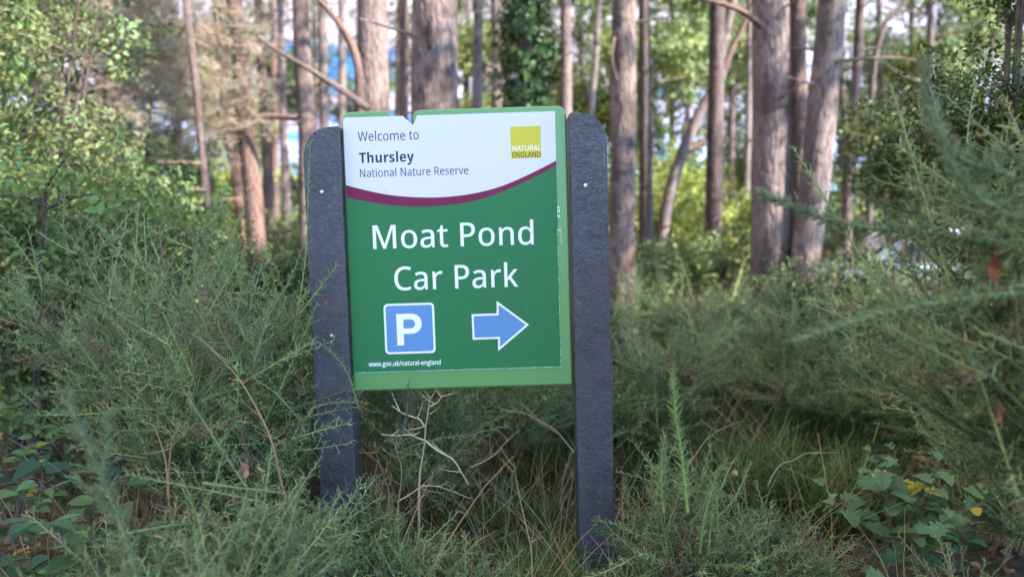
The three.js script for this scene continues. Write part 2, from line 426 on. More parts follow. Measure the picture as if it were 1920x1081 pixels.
  text('National Nature Reserve', 66, 599, 286, 55, '', 'rgb(52,60,62)');
  text('Moat Pond', 104, 918, 632, 158, '', 'rgb(236,238,240)', 1);
  text('Car Park', 207, 823, 836, 158, '', 'rgb(236,238,240)', 1);
  text('www.gov.uk/natural-england', 72, 431, 1208, 33, '', 'rgb(230,236,232)', 1);
  // parking symbol
  const rrect = (x, y, w, h, r) => { p.beginPath(); p.moveTo(x + r, y); p.lineTo(x + w - r, y); p.quadraticCurveTo(x + w, y, x + w, y + r); p.lineTo(x + w, y + h - r); p.quadraticCurveTo(x + w, y + h, x + w - r, y + h); p.lineTo(x + r, y + h); p.quadraticCurveTo(x, y + h, x, y + h - r); p.lineTo(x, y + r); p.quadraticCurveTo(x, y, x + r, y); p.closePath(); p.fill(); };
  p.fillStyle = 'rgb(236,238,240)'; rrect(157, 902, 249, 248, 24);
  p.fillStyle = 'rgb(98,144,188)'; rrect(167, 912, 229, 228, 16);
  p.fillStyle = 'rgb(240,241,243)';
  p.beginPath(); p.moveTo(218, 953); p.lineTo(290, 953); p.bezierCurveTo(360, 953, 360, 1052, 290, 1052); p.lineTo(252, 1052); p.lineTo(252, 1108); p.lineTo(218, 1108); p.closePath(); p.fill();
  p.fillStyle = 'rgb(98,144,188)'; p.beginPath(); p.moveTo(252, 981); p.lineTo(284, 981); p.bezierCurveTo(318, 981, 318, 1025, 284, 1025); p.lineTo(252, 1025); p.closePath(); p.fill();
  // arrow
  p.beginPath(); [[594, 970], [717, 969], [719, 913], [862, 1025], [719, 1140], [720, 1085], [595, 1086]].forEach(([x, y], k) => k ? p.lineTo(x, y) : p.moveTo(x, y)); p.closePath();
  p.fillStyle = 'rgb(98,144,188)'; p.strokeStyle = 'rgb(236,238,240)'; p.lineWidth = 10; p.lineJoin = 'miter'; p.fill(); p.stroke();
  // body logo square
  p.fillStyle = 'rgb(203,193,62)'; p.fillRect(806, 67, 147, 152);
  text('NATURAL', 811, 953, 184, 36, '', 'rgb(244,243,236)');
  text('ENGLAND', 810, 951, 215, 37, '', 'rgb(84,66,20)', 0.6);
  // trimmed edge showing the white backing, scratches and specks
  seed(91);
  p.strokeStyle = 'rgba(205,226,228,0.9)';
  for (let y = 560; y < 1240; y += 12) { p.lineWidth = rr(0.6, 2.6); p.beginPath(); p.moveTo(1022, y); p.lineTo(1022, y + 13); p.stroke(); }
  for (let x = 0; x < 1024; x += 14) { p.lineWidth = rr(1.6, 3.6); p.beginPath(); p.moveTo(x, 1237); p.lineTo(x + 15, 1237); p.stroke(); }
  for (let k = 0; k < 46; k++) { const x = rnd() < 0.6 ? rr(860, 1010) : rr(30, 990), y = rr(820, 1220), l = rr(8, 60), a = rr(1.2, 2.0); p.strokeStyle = `rgba(190,215,190,${rr(0.06, 0.24).toFixed(2)})`; p.lineWidth = rr(0.8, 2); p.beginPath(); p.moveTo(x, y); p.lineTo(x + Math.cos(a) * l, y + Math.sin(a) * l); p.stroke(); }
  for (let k = 0; k < 120; k++) { p.fillStyle = `rgba(40,50,40,${rr(0.08, 0.35).toFixed(2)})`; p.beginPath(); p.arc(rr(0, W), rr(0, H), rr(0.8, 2.4), 0, 6.3); p.fill(); }
  p.strokeStyle = 'rgba(30,90,62,0.5)'; p.lineWidth = 2; p.beginPath(); p.moveTo(880, 579); p.lineTo(1024, 576); p.stroke();
  const st = new THREE.CanvasTexture(pc); st.colorSpace = THREE.SRGBColorSpace;
  const x0 = -0.3525, x1 = 0.351, y0 = 0.814, y1 = 1.671;
  const ss = new THREE.Shape();
  ss.moveTo(x0, y0); ss.lineTo(x1, y0); ss.lineTo(x1, y1);
  for (const [nx, ny] of [[-0.104, y1], [-0.108, 1.668], [-0.120, 1.640], [-0.148, 1.665], [-0.152, y1]]) ss.lineTo(nx, ny);
  ss.lineTo(x0 + 0.006, y1); ss.lineTo(x0, y1 - 0.006); ss.closePath();
  const sg = new THREE.ExtrudeGeometry(ss, { depth: 0.0008, bevelEnabled: false });
  const q = sg.attributes.position, u = sg.attributes.uv;
  for (let k = 0; k < q.count; k++) u.setXY(k, (q.getX(k) - x0) / (x1 - x0), (q.getY(k) - y0) / (y1 - y0));
  sg.translate(0, dy, 0.0002);
  const gloss = dataTex(256, (a, b) => { const k = 0.85 + 0.2 * (fbm(a, b, 5, 5, 131, 4) - 0.5) + 0.2 * (fbm(a, b, 40, 40, 133, 2) - 0.5); return [k, k, k]; });
  part('printed_sticker', sg, new THREE.MeshPhysicalMaterial({ map: st, roughness: 0.5, roughnessMap: gloss, specularIntensity: 0.45 }), board);

  // screws
  const sh = new THREE.LatheGeometry([[0.0001, 0.0035], [0.0018, 0.0034], [0.002, 0.0022], [0.0045, 0.0035], [0.0062, 0.0024], [0.0066, 0], [0.0001, 0]].map(([a, b]) => new THREE.Vector2(a, b)), 14);
  sh.rotateX(Math.PI / 2);
  const steel = std({ color: rgb(0.62, 0.60, 0.57), roughness: 0.35, metalness: 0.6 }), rust = std({ color: rgb(0.30, 0.085, 0.04), roughness: 0.8 });
  for (const [x, y, m, sc] of [[-0.427, 1.428, steel, 1], [0.444, 1.423, steel, 1], [-0.417, 0.95, steel, 0.9], [-0.4295, 1.06, rust, 1.15]]) {
    const k = part('screw', sh, m, sign); k.position.set(x, y + dy, 0.0302); k.scale.setScalar(sc);
    if (m === rust) k.userData.label = 'rusty red brown screw head';
  }
}
// ---------------------------------------------------------------- gorse
const jitter = (v, a) => V(v.x + rr(-a, a), v.y + rr(-a, a), v.z + rr(-a, a));
const GREEN = [0.138, 0.192, 0.076];
const tint = (c, k = 0.25) => { const g = rr(1 - k, 1 + k); return [c[0] * g * rr(0.85, 1.2), c[1] * g, c[2] * g * rr(0.85, 1.15)]; };
// one spiny sprig along a path of the place; a part of its bush
function sprigGeo(path, { r = 0.003, spine = 0.042, step = 0.012, col = GREEN, th = 1 } = {}) {
  const curve = new THREE.CatmullRomCurve3(path), len = curve.getLength(), n = Math.max(4, Math.round(len / 0.05)), b = new MB();
  for (let k = 0; k < n; k++) b.cone(curve.getPointAt(k / n), curve.getPointAt((k + 1) / n), r * (1.1 - 0.8 * k / n), r * (1.1 - 0.8 * (k + 1) / n), 5, [col[0] * 1.3, col[1] * 1.2, col[2]]);
  const m = Math.round(len / step);
  for (let k = 0; k < m; k++) {
    const t = 0.06 + 0.94 * k / m, p = curve.getPointAt(t), ax = curve.getTangentAt(t), a = k * 2.4 + rr(-0.3, 0.3);
    const e1 = (Math.abs(ax.y) > 0.8 ? V(1, 0, 0) : V(0, 1, 0)).cross(ax).normalize(), e2 = ax.clone().cross(e1);
    const d = e1.multiplyScalar(Math.cos(a)).addScaledVector(e2, Math.sin(a)).addScaledVector(ax, rr(0.5, 1.2) + 0.6 * t * t).normalize();
    const l = spine * rr(0.5, 1.2) * (1.05 - 0.5 * t), c = tint(rnd() < 0.05 ? [0.22, 0.18, 0.1] : col, 0.3);
    b.cone(p, p.clone().addScaledVector(d, l), 0.0021 * th, 0, 3, c);
    for (let j = 0; j < 3; j++) {
      const q = p.clone().addScaledVector(d, l * rr(0.15, 0.75)), d2 = d.clone().add(V(rr(-1, 1), rr(-0.4, 1), rr(-1, 1))).normalize();
      b.cone(q, q.clone().addScaledVector(d2, l * rr(0.3, 0.6)), 0.0016 * th, 0, 3, c);
    }
  }
  return b.geo();
}
function gorse(label, px, z, { h = 1, spread: sp = 0.4, stems = 9, side = 9, per = 5, lean = [0, 0], s = 1, col = GREEN, from = 0.25, sd = 1, x = null, sprigs = [], size = 1, wands = 7 } = {}) {
  const bx = x ?? xAt(px, z, h * 0.4), base = V(bx, gh(bx, z), z);
  const g = thing('gorse_bush', label, 'gorse', base);
  seed(sd * 31 + 5);
  const shoots = [];
  for (let k = 0; k < stems; k++) {
    const a = k * 2.4 + rr(-0.4, 0.4), reach = sp * Math.sqrt(rr(0.05, 1)), hh = h * rr(0.42, 1.0) * (1 - 0.25 * reach / sp);
    const tip = V(Math.cos(a) * reach + lean[0], hh, Math.sin(a) * reach + lean[1]);
    const path = [V(Math.cos(a) * 0.05, -0.02, Math.sin(a) * 0.05), jitter(V(tip.x * 0.25, hh * 0.4, tip.z * 0.25), 0.03), jitter(V(tip.x * 0.6, hh * 0.75, tip.z * 0.6), 0.04), tip];
    part('stem', limb(path, 0.0075 * size, 0.002, { sides: 5, segs: 12 }), MAT.gorseStem, g);
    const c = new THREE.CatmullRomCurve3(path), bits = [];
    for (let j = 0; j < side; j++) {
      const t = from + (1 - from) * (j + rnd()) / side, p = c.getPointAt(Math.min(1, t)), a2 = rnd() * 6.28, L = h * rr(0.16, 0.38) * (1.15 - 0.6 * t);
      const d = V(Math.cos(a2) + Math.cos(a) * 0.5, rr(0.15, 1.2), Math.sin(a2) + Math.sin(a) * 0.5).normalize();
      const e = p.clone().addScaledVector(d, L).add(V(0, L * 0.2, 0)), mid = p.clone().lerp(e, 0.5).add(V(rr(-0.02, 0.02), -L * 0.06, rr(-0.02, 0.02)));
      bits.push(limb([p, mid, e], 0.0042 * size, 0.002, { sides: 4, segs: 5 }));
      const cc = new THREE.QuadraticBezierCurve3(p, mid, e);
      for (let m = 0; m < per; m++) {
        const u = 0.12 + 0.88 * (m + rnd() * 0.6) / per, q = cc.getPoint(u), tg = cc.getTangent(u), dd = tg.add(V(rr(-1.3, 1.3), rr(-0.5, 0.9), rr(-1.3, 1.3))).normalize();
        shoots.push({ p: q, d: dd, s: s * rr(0.6, 1.15), c: rnd() < 0.09 ? tint([0.17, 0.13, 0.085]) : tint(col, 0.5) });
      }
    }
    part('side_branches', mergeGeometries(bits), MAT.greenStem, g, 'stuff');
    for (let m = 0; m < 7; m++) { const u = 0.55 + 0.45 * m / 6; shoots.push({ p: c.getPoint(u), d: c.getTangent(u).add(V(rr(-0.6, 0.6), rr(-0.2, 0.5), rr(-0.6, 0.6))).normalize(), s: s * rr(0.7, 1.1), c: tint(col, 0.25) }); }
  }
  for (let k = 0; k < wands; k++) {
    const a = rnd() * 6.28, o = sp * rr(0.2, 0.75), p0 = V(Math.cos(a) * o + lean[0], h * rr(0.35, 0.7), Math.sin(a) * o + lean[1]), d = V(Math.cos(a) * rr(0.1, 0.8) + rr(-0.4, 0.4), 1, Math.sin(a) * rr(0.1, 0.8) + rr(-0.4, 0.4)).normalize(), L = h * rr(0.3, 0.55);
    part('sprig', sprigGeo([p0, p0.clone().addScaledVector(d, L * 0.5).add(V(rr(-0.02, 0.02), 0.01, rr(-0.02, 0.02))), p0.clone().addScaledVector(d, L).add(V(0, 0.03, 0))], { step: 0.009, spine: 0.044 * s, r: 0.0042, col: tint([col[0] * 1.15, col[1] * 1.15, col[2]], 0.2) }), MAT.gorse, g);
  }
  // the outermost shoots can be told apart: each a sprig of its own; the tangle inside is joined
  shoots.sort((a, b) => (b.p.y + b.p.z * 0.5) - (a.p.y + a.p.z * 0.5));
  const own = shoots.splice(0, 24);
  own.forEach((o, k) => {
    const m = new THREE.Mesh(SHOOTS[k % SHOOTS.length], new THREE.MeshStandardMaterial());
    m.material = SPRIGMAT[k % SPRIGMAT.length]; m.name = 'sprig'; m.castShadow = m.receiveShadow = true;
    m.position.copy(o.p); m.quaternion.setFromUnitVectors(UPV, o.d.clone().normalize()); m.scale.setScalar(o.s); g.add(m);
  });
  spread('spiny_shoots', SHOOTS, MAT.gorse, shoots, g);
  for (const [path, opt] of sprigs) part('sprig', sprigGeo(path.map((q) => q.clone().sub(base)), opt), MAT.gorse, g);
  return g;
}
const SPRIGMAT = [[0.138, 0.192, 0.076], [0.155, 0.215, 0.076], [0.115, 0.168, 0.07], [0.17, 0.21, 0.09]].map((c) => std({ color: rgb(...c), vertexColors: true, roughness: 0.55 }));
const P = (list) => list.map(([x, y, z]) => pt(x, y, z));

gorse('tall spiny gorse bush hard against the left post of the sign', 405, -2.75, { h: 1.25, spread: 0.34, stems: 12, side: 11, per: 5, sd: 1, lean: [0.02, 0],
  sprigs: [[P([[548, 640, -2.62], [573, 480, -2.6], [578, 350, -2.58], [581, 262, -2.58]]), { step: 0.016, spine: 0.045, col: [0.13, 0.19, 0.075] }],
    [P([[672, 765, -2.6], [652, 700, -2.58], [622, 660, -2.57], [593, 640, -2.56]]), { step: 0.008, spine: 0.04 }],
    [P([[560, 815, -2.55], [592, 760, -2.54], [630, 755, -2.54], [680, 752, -2.55]]), { step: 0.009, spine: 0.036 }],
    [P([[360, 625, -2.5], [430, 680, -2.5], [520, 740, -2.5], [570, 800, -2.5]]), { step: 0.014, spine: 0.04 }],
    [P([[470, 700, -2.45], [505, 590, -2.45], [545, 520, -2.45], [570, 455, -2.45]]), { step: 0.012, spine: 0.04, col: [0.10, 0.16, 0.075] }]] });
gorse('broad gorse bush behind the leafy ground plants left of the sign', 290, -3.3, { h: 1.3, spread: 0.52, stems: 12, side: 10, per: 5, sd: 2 });
gorse('dense low gorse bush in front of the left post', 410, -2.05, { h: 0.6, spread: 0.36, stems: 12, side: 10, per: 5, sd: 3, sprigs: [
  [P([[380, 905, -1.9], [450, 915, -1.9], [530, 925, -1.92], [585, 950, -1.95]]), { step: 0.01, spine: 0.036 }],
  [P([[470, 1070, -1.85], [520, 985, -1.85], [560, 920, -1.87], [600, 860, -1.9]]), { step: 0.01, spine: 0.036 }],
  [P([[470, 925, -2.0], [420, 850, -2.0], [375, 780, -2.02], [343, 730, -2.05]]), { step: 0.007, spine: 0.045, r: 0.0036, col: [0.125, 0.18, 0.072] }],
  [P([[485, 940, -1.95], [385, 918, -1.95], [300, 902, -1.96], [235, 888, -1.97]]), { step: 0.007, spine: 0.045, r: 0.0036, col: [0.13, 0.185, 0.075] }],
  [P([[380, 1075, -1.9], [430, 1010, -1.9], [490, 960, -1.92], [560, 930, -1.95]]), { step: 0.007, spine: 0.042, r: 0.0036, col: [0.125, 0.18, 0.072] }],
  [P([[355, 1050, -1.95], [385, 960, -1.95], [405, 900, -1.97], [420, 840, -2]]), { step: 0.007, spine: 0.042, r: 0.0036 }],
  [P([[530, 1060, -1.95], [600, 990, -1.95], [640, 920, -2.0]]), { step: 0.007, spine: 0.042, r: 0.0036 }],
  [P([[240, 1000, -1.9], [320, 985, -1.9], [400, 978, -1.9]]), { step: 0.007, spine: 0.042, r: 0.0036, col: [0.125, 0.18, 0.072] }]] });
gorse('low gorse clump at the bottom edge left of the posts', 300, -1.75, { h: 0.6, spread: 0.34, stems: 9, side: 9, per: 5, sd: 4 });
gorse('single tall blurred gorse sprig nearest the camera on the left', 262, -1.75, { h: 0.3, spread: 0.14, stems: 3, side: 4, per: 4, sd: 5, sprigs: [
  [P([[268, 1120, -1.75], [225, 985, -1.73], [175, 860, -1.71], [118, 735, -1.7]]), { step: 0.003, spine: 0.055, r: 0.006, th: 1.1, col: [0.135, 0.18, 0.075] }],
  [P([[225, 985, -1.73], [180, 930, -1.72], [135, 890, -1.71]]), { step: 0.004, spine: 0.04, th: 1.1, col: [0.13, 0.175, 0.075] }],
  [P([[190, 895, -1.71], [200, 830, -1.7], [198, 775, -1.69]]), { step: 0.004, spine: 0.04, th: 1.1, col: [0.12, 0.165, 0.07] }]] });
gorse('gorse clump in the bottom left corner', 60, -1.45, { h: 0.36, spread: 0.3, stems: 8, side: 7, per: 5, sd: 6 });
gorse('dark gorse bush growing behind the sign board', 790, -3.35, { h: 0.86, spread: 0.36, stems: 8, side: 9, per: 5, sd: 7 });
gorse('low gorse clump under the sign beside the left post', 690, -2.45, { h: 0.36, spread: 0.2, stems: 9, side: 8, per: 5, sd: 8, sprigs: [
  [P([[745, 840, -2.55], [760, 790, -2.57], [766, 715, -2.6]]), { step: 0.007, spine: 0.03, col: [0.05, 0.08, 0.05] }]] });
gorse('small gorse clump at the bottom edge under the middle of the sign', 850, -2.3, { h: 0.22, spread: 0.2, stems: 8, side: 7, per: 5, sd: 9 });
gorse('upright gorse with a bright yellow green tip right of the sign', 1285, -2.5, { h: 0.58, spread: 0.14, stems: 6, side: 5, per: 4, wands: 9, sd: 11, sprigs: [
  [P([[1290, 960, -2.42], [1278, 850, -2.42], [1265, 760, -2.42], [1262, 690, -2.42]]), { step: 0.0034, spine: 0.055, r: 0.005, col: [0.2, 0.32, 0.085] }],
  [P([[1245, 960, -2.4], [1240, 880, -2.4], [1246, 810, -2.4]]), { step: 0.0045, spine: 0.046, r: 0.004, col: [0.15, 0.24, 0.08] }]] });
gorse('straggling gorse right of the upright one with the bright tip', 1430, -2.6, { h: 0.3, spread: 0.18, stems: 7, side: 7, per: 5, sd: 12 });
gorse('shaded gorse bush just behind the right post', 1215, -4.3, { h: 0.85, spread: 0.5, stems: 8, side: 9, per: 5, sd: 13, s: 1.15 });
gorse('shaded gorse bush below the thick pine trunk', 1420, -5.2, { h: 0.85, spread: 0.62, stems: 9, side: 8, per: 5, sd: 14, s: 1.25 });
gorse('shaded gorse bush below the leaning pine trunk', 1600, -4.6, { h: 0.8, spread: 0.6, stems: 9, side: 8, per: 5, sd: 15, s: 1.2 });
gorse('wide gorse bush in the shade at the right edge', 1810, -3.9, { h: 0.95, spread: 0.6, stems: 12, side: 10, per: 5, sd: 16, s: 1.15 });
gorse('far gorse bush showing between the sign and the thick pine', 1290, -6.6, { h: 0.95, spread: 0.75, stems: 9, side: 8, per: 5, sd: 17, s: 1.4 });
gorse('gorse bush half hiding the parked car', 1690, -6.8, { h: 1.06, spread: 0.8, stems: 12, side: 10, per: 5, sd: 18, s: 1.4 });
gorse('gorse bush hiding the rear of the parked car', 1840, -6.3, { h: 1.42, spread: 0.7, stems: 10, side: 9, per: 5, sd: 25, s: 1.35 });
gorse('low gorse bush on the bare soil at the lower right edge', 1885, -3.15, { h: 0.5, spread: 0.4, stems: 9, side: 8, per: 5, sd: 26 });
gorse('tall gorse bush leaning in from the right with long sprigs', 0, -1.75, { x: 1.48, h: 1.75, spread: 0.36, stems: 18, side: 13, per: 6, sd: 19, col: [0.145, 0.2, 0.08], from: 0.5, lean: [-0.16, 0], s: 1.1, size: 1.3, sprigs: [
  [P([[1960, 480, -1.7], [1760, 440, -1.66], [1570, 415, -1.63], [1425, 362, -1.6]]), { step: 0.0032, spine: 0.045, r: 0.006, th: 1.5, col: [0.11, 0.17, 0.07] }],
  [P([[1960, 545, -1.55], [1800, 560, -1.52], [1640, 590, -1.5], [1490, 640, -1.48]]), { step: 0.0032, spine: 0.045, r: 0.006, th: 1.5, col: [0.14, 0.2, 0.08] }],
  [P([[1900, 330, -1.6], [1790, 290, -1.58], [1740, 200, -1.57], [1735, 120, -1.56]]), { step: 0.0032, spine: 0.05, r: 0.006, th: 1.5, col: [0.11, 0.165, 0.07] }],
  [P([[1940, 420, -1.5], [1850, 380, -1.5], [1790, 320, -1.5], [1760, 240, -1.5]]), { step: 0.0032, spine: 0.05, r: 0.006, th: 1.5, col: [0.11, 0.165, 0.07] }]] });
gorse('low gorse clump in the bottom right corner', 1860, -1.95, { h: 0.3, spread: 0.36, stems: 9, side: 8, per: 5, sd: 20 });
gorse('gorse seen through the gap under the sign in the middle', 930, -4.0, { h: 0.85, spread: 0.5, stems: 9, side: 9, per: 5, sd: 22 });
gorse('gorse seen through the gap under the sign by the right post', 1050, -4.8, { h: 0.9, spread: 0.5, stems: 9, side: 9, per: 5, sd: 23, s: 1.1 });
gorse('gorse seen low behind the left post', 660, -4.4, { h: 1.0, spread: 0.5, stems: 9, side: 9, per: 5, sd: 24, s: 1.1 });
gorse('thin gorse plant standing behind the left post', 560, -3.7, { h: 1.15, spread: 0.3, stems: 7, side: 8, per: 5, sd: 21, col: [0.09, 0.14, 0.07] });

// ---------------------------------------------------------------- dead stems, dry leaves, needles
function deadStem(label, paths, r = 0.0045, mat = MAT.deadStem) {
  const first = pt(...paths[0][0]), base = V(first.x, gh(first.x, first.z), first.z), g = thing('dead_stem', label, 'dead stem', base);
  paths.forEach((q, k) => {
    const ends = P(q), pts = [];
    ends.forEach((v, i) => { if (i) { pts.push(ends[i - 1].clone().lerp(v, 0.5).add(V(rr(-0.008, 0.008), rr(-0.006, 0.006), rr(-0.008, 0.008)))); } pts.push(v.clone()); });
    pts.sort((a, b) => ends[0].distanceTo(a) - ends[0].distanceTo(b));
    const local = pts.map((v) => v.sub(base)), c = new THREE.CatmullRomCurve3(local);
    part(k ? 'side_twig' : 'main_stem', limb(local, (k ? r * 0.6 : r) * 0.72, r * 0.2, { sides: 6, segs: 22, wob: 0.2 }), mat, g);
    for (let m = 0; m < (k ? 3 : 6); m++) { const p = c.getPoint(rr(0.25, 0.98)), d = V(rr(-1, 1), rr(-0.2, 1), rr(-0.7, 0.7)).normalize(), L = rr(0.03, 0.1), e = p.clone().addScaledVector(d, L); part('side_twig', limb([p, p.clone().lerp(e, 0.5).add(V(0, -0.004, 0)), e], r * 0.3, 0.0007, { sides: 4, segs: 4 }), mat, g); }
  });
}
seed(611);
deadStem('tall pale forked dead stem under the sign board', [[[778, 1075, -2.75], [785, 950, -2.72], [796, 830, -2.72], [803, 770, -2.72], [812, 738, -2.74]], [[798, 826, -2.72], [770, 815, -2.68], [715, 814, -2.66]], [[797, 826, -2.72], [850, 862, -2.7], [878, 908, -2.7]], [[796, 800, -2.72], [770, 780, -2.7], [735, 760, -2.7]], [[806, 762, -2.72], [830, 740, -2.72]]], 0.0088, MAT.paleStem);
deadStem('crooked brown dead stem close to the left post', [[[730, 1020, -2.6], [728, 920, -2.6], [712, 870, -2.6], [703, 826, -2.6]], [[727, 920, -2.6], [733, 900, -2.6], [737, 880, -2.6]]], 0.005, MAT.brownStem);
deadStem('thin bent dead stem second from the left post', [[[747, 1000, -2.7], [752, 900, -2.7], [745, 850, -2.7], [733, 815, -2.7]]], 0.004);
deadStem('pale arching dead stem low under the sign', [[[745, 940, -2.55], [790, 912, -2.55], [840, 918, -2.55], [885, 935, -2.55]]], 0.0045);
deadStem('thin straight dead stalk in the grass left of the right post', [[[998, 1081, -2.5], [985, 980, -2.5], [963, 865, -2.5]]], 0.0035);
deadStem('long pale dead stem slanting to the right post', [[[1085, 860, -3.0], [1040, 805, -3.0], [985, 775, -3.0], [918, 758, -3.0]], [[1045, 812, -3.0], [1010, 790, -3.0], [990, 768, -3.0]]], 0.0045);
deadStem('curved dead stem rising to the right under the sign', [[[882, 876, -2.9], [930, 850, -2.9], [975, 805, -2.9]]], 0.004);
deadStem('arching dry stem in front of the green grass on the right', [[[1440, 910, -3.1], [1465, 870, -3.1], [1510, 850, -3.1], [1575, 848, -3.1]]], 0.004);
deadStem('brown dead stem slanting through the gorse left of the sign', [[[560, 1000, -2.2], [510, 830, -2.25], [440, 700, -2.4], [365, 620, -2.5]]], 0.006, MAT.brownStem);
deadStem('pale brown dead stem low in the gorse on the left', [[[330, 1060, -2.1], [315, 930, -2.1], [290, 800, -2.2]], [[316, 930, -2.1], [325, 820, -2.1], [336, 790, -2.1]]], 0.006, MAT.brownStem);
deadStem('bent dry stem beside the bright gorse tip', [[[1225, 960, -2.7], [1300, 860, -2.7], [1350, 805, -2.7], [1390, 790, -2.7]]], 0.004);

function curlLeaf(label, x, y, z, len, turn, col = [0.24, 0.11, 0.05]) {
  const b = new MB();
  b.leaf(V(0, 0, 0), V(0.3, 1, 0.1), V(0.2, 0, 1), len, len * 0.6, col, LEAF_OVATE, 0.5, 0.3);
  b.leaf(V(0.004, 0.005, 0), V(-0.8, -0.5, 0.2), V(0.1, 0.3, 1), len * 0.8, len * 0.5, [col[0] * 1.3, col[1] * 1.4, col[2] * 1.5], LEAF_OVATE, 0.5, -0.25);
  const g = b.geo(); g.computeVertexNormals();
  const m = part('dry_leaf', g, MAT.litter, scene); m.name = numbered('dry_leaf');
  m.position.copy(pt(x, y, z)); m.rotation.set(0.3, turn, turn * 0.7); m.userData = { label, category: 'leaf' };
}
curlLeaf('curled brown dry leaf hanging in the gorse at the right edge', 1870, 778, -1.6, 0.032, 0.4);
curlLeaf('large brown dry leaf caught in the tall gorse on the right', 1850, 500, -1.4, 0.05, 1.4, [0.2, 0.075, 0.035]);
curlLeaf('pinkish brown dry leaf caught in the gorse left of the sign', 460, 882, -1.95, 0.03, 0.8, [0.3, 0.14, 0.09]);
curlLeaf('pale dry leaf lying by the arching stem on the right', 1372, 887, -2.5, 0.035, 2.1, [0.4, 0.3, 0.22]);
curlLeaf('grey brown dry leaf low under the sign', 800, 1040, -2.4, 0.03, 2.6, [0.3, 0.2, 0.15]);
{
  const base = pt(1586, 472, -2.2), g = thing('pine_needle_pair', 'forked orange pine needles caught on the gorse by the car', 'needles', base);
  const m = std({ color: rgb(0.38, 0.17, 0.055), roughness: 0.6 });
  for (const [x, y] of [[1632, 447], [1638, 482]]) part('needle', limb([V(0, 0, 0), pt((1586 + x) / 2, (472 + y) / 2 - 2, -2.2).sub(base), pt(x, y, -2.2).sub(base)], 0.0012, 0.0007, { sides: 5, segs: 5 }), m, g);
}

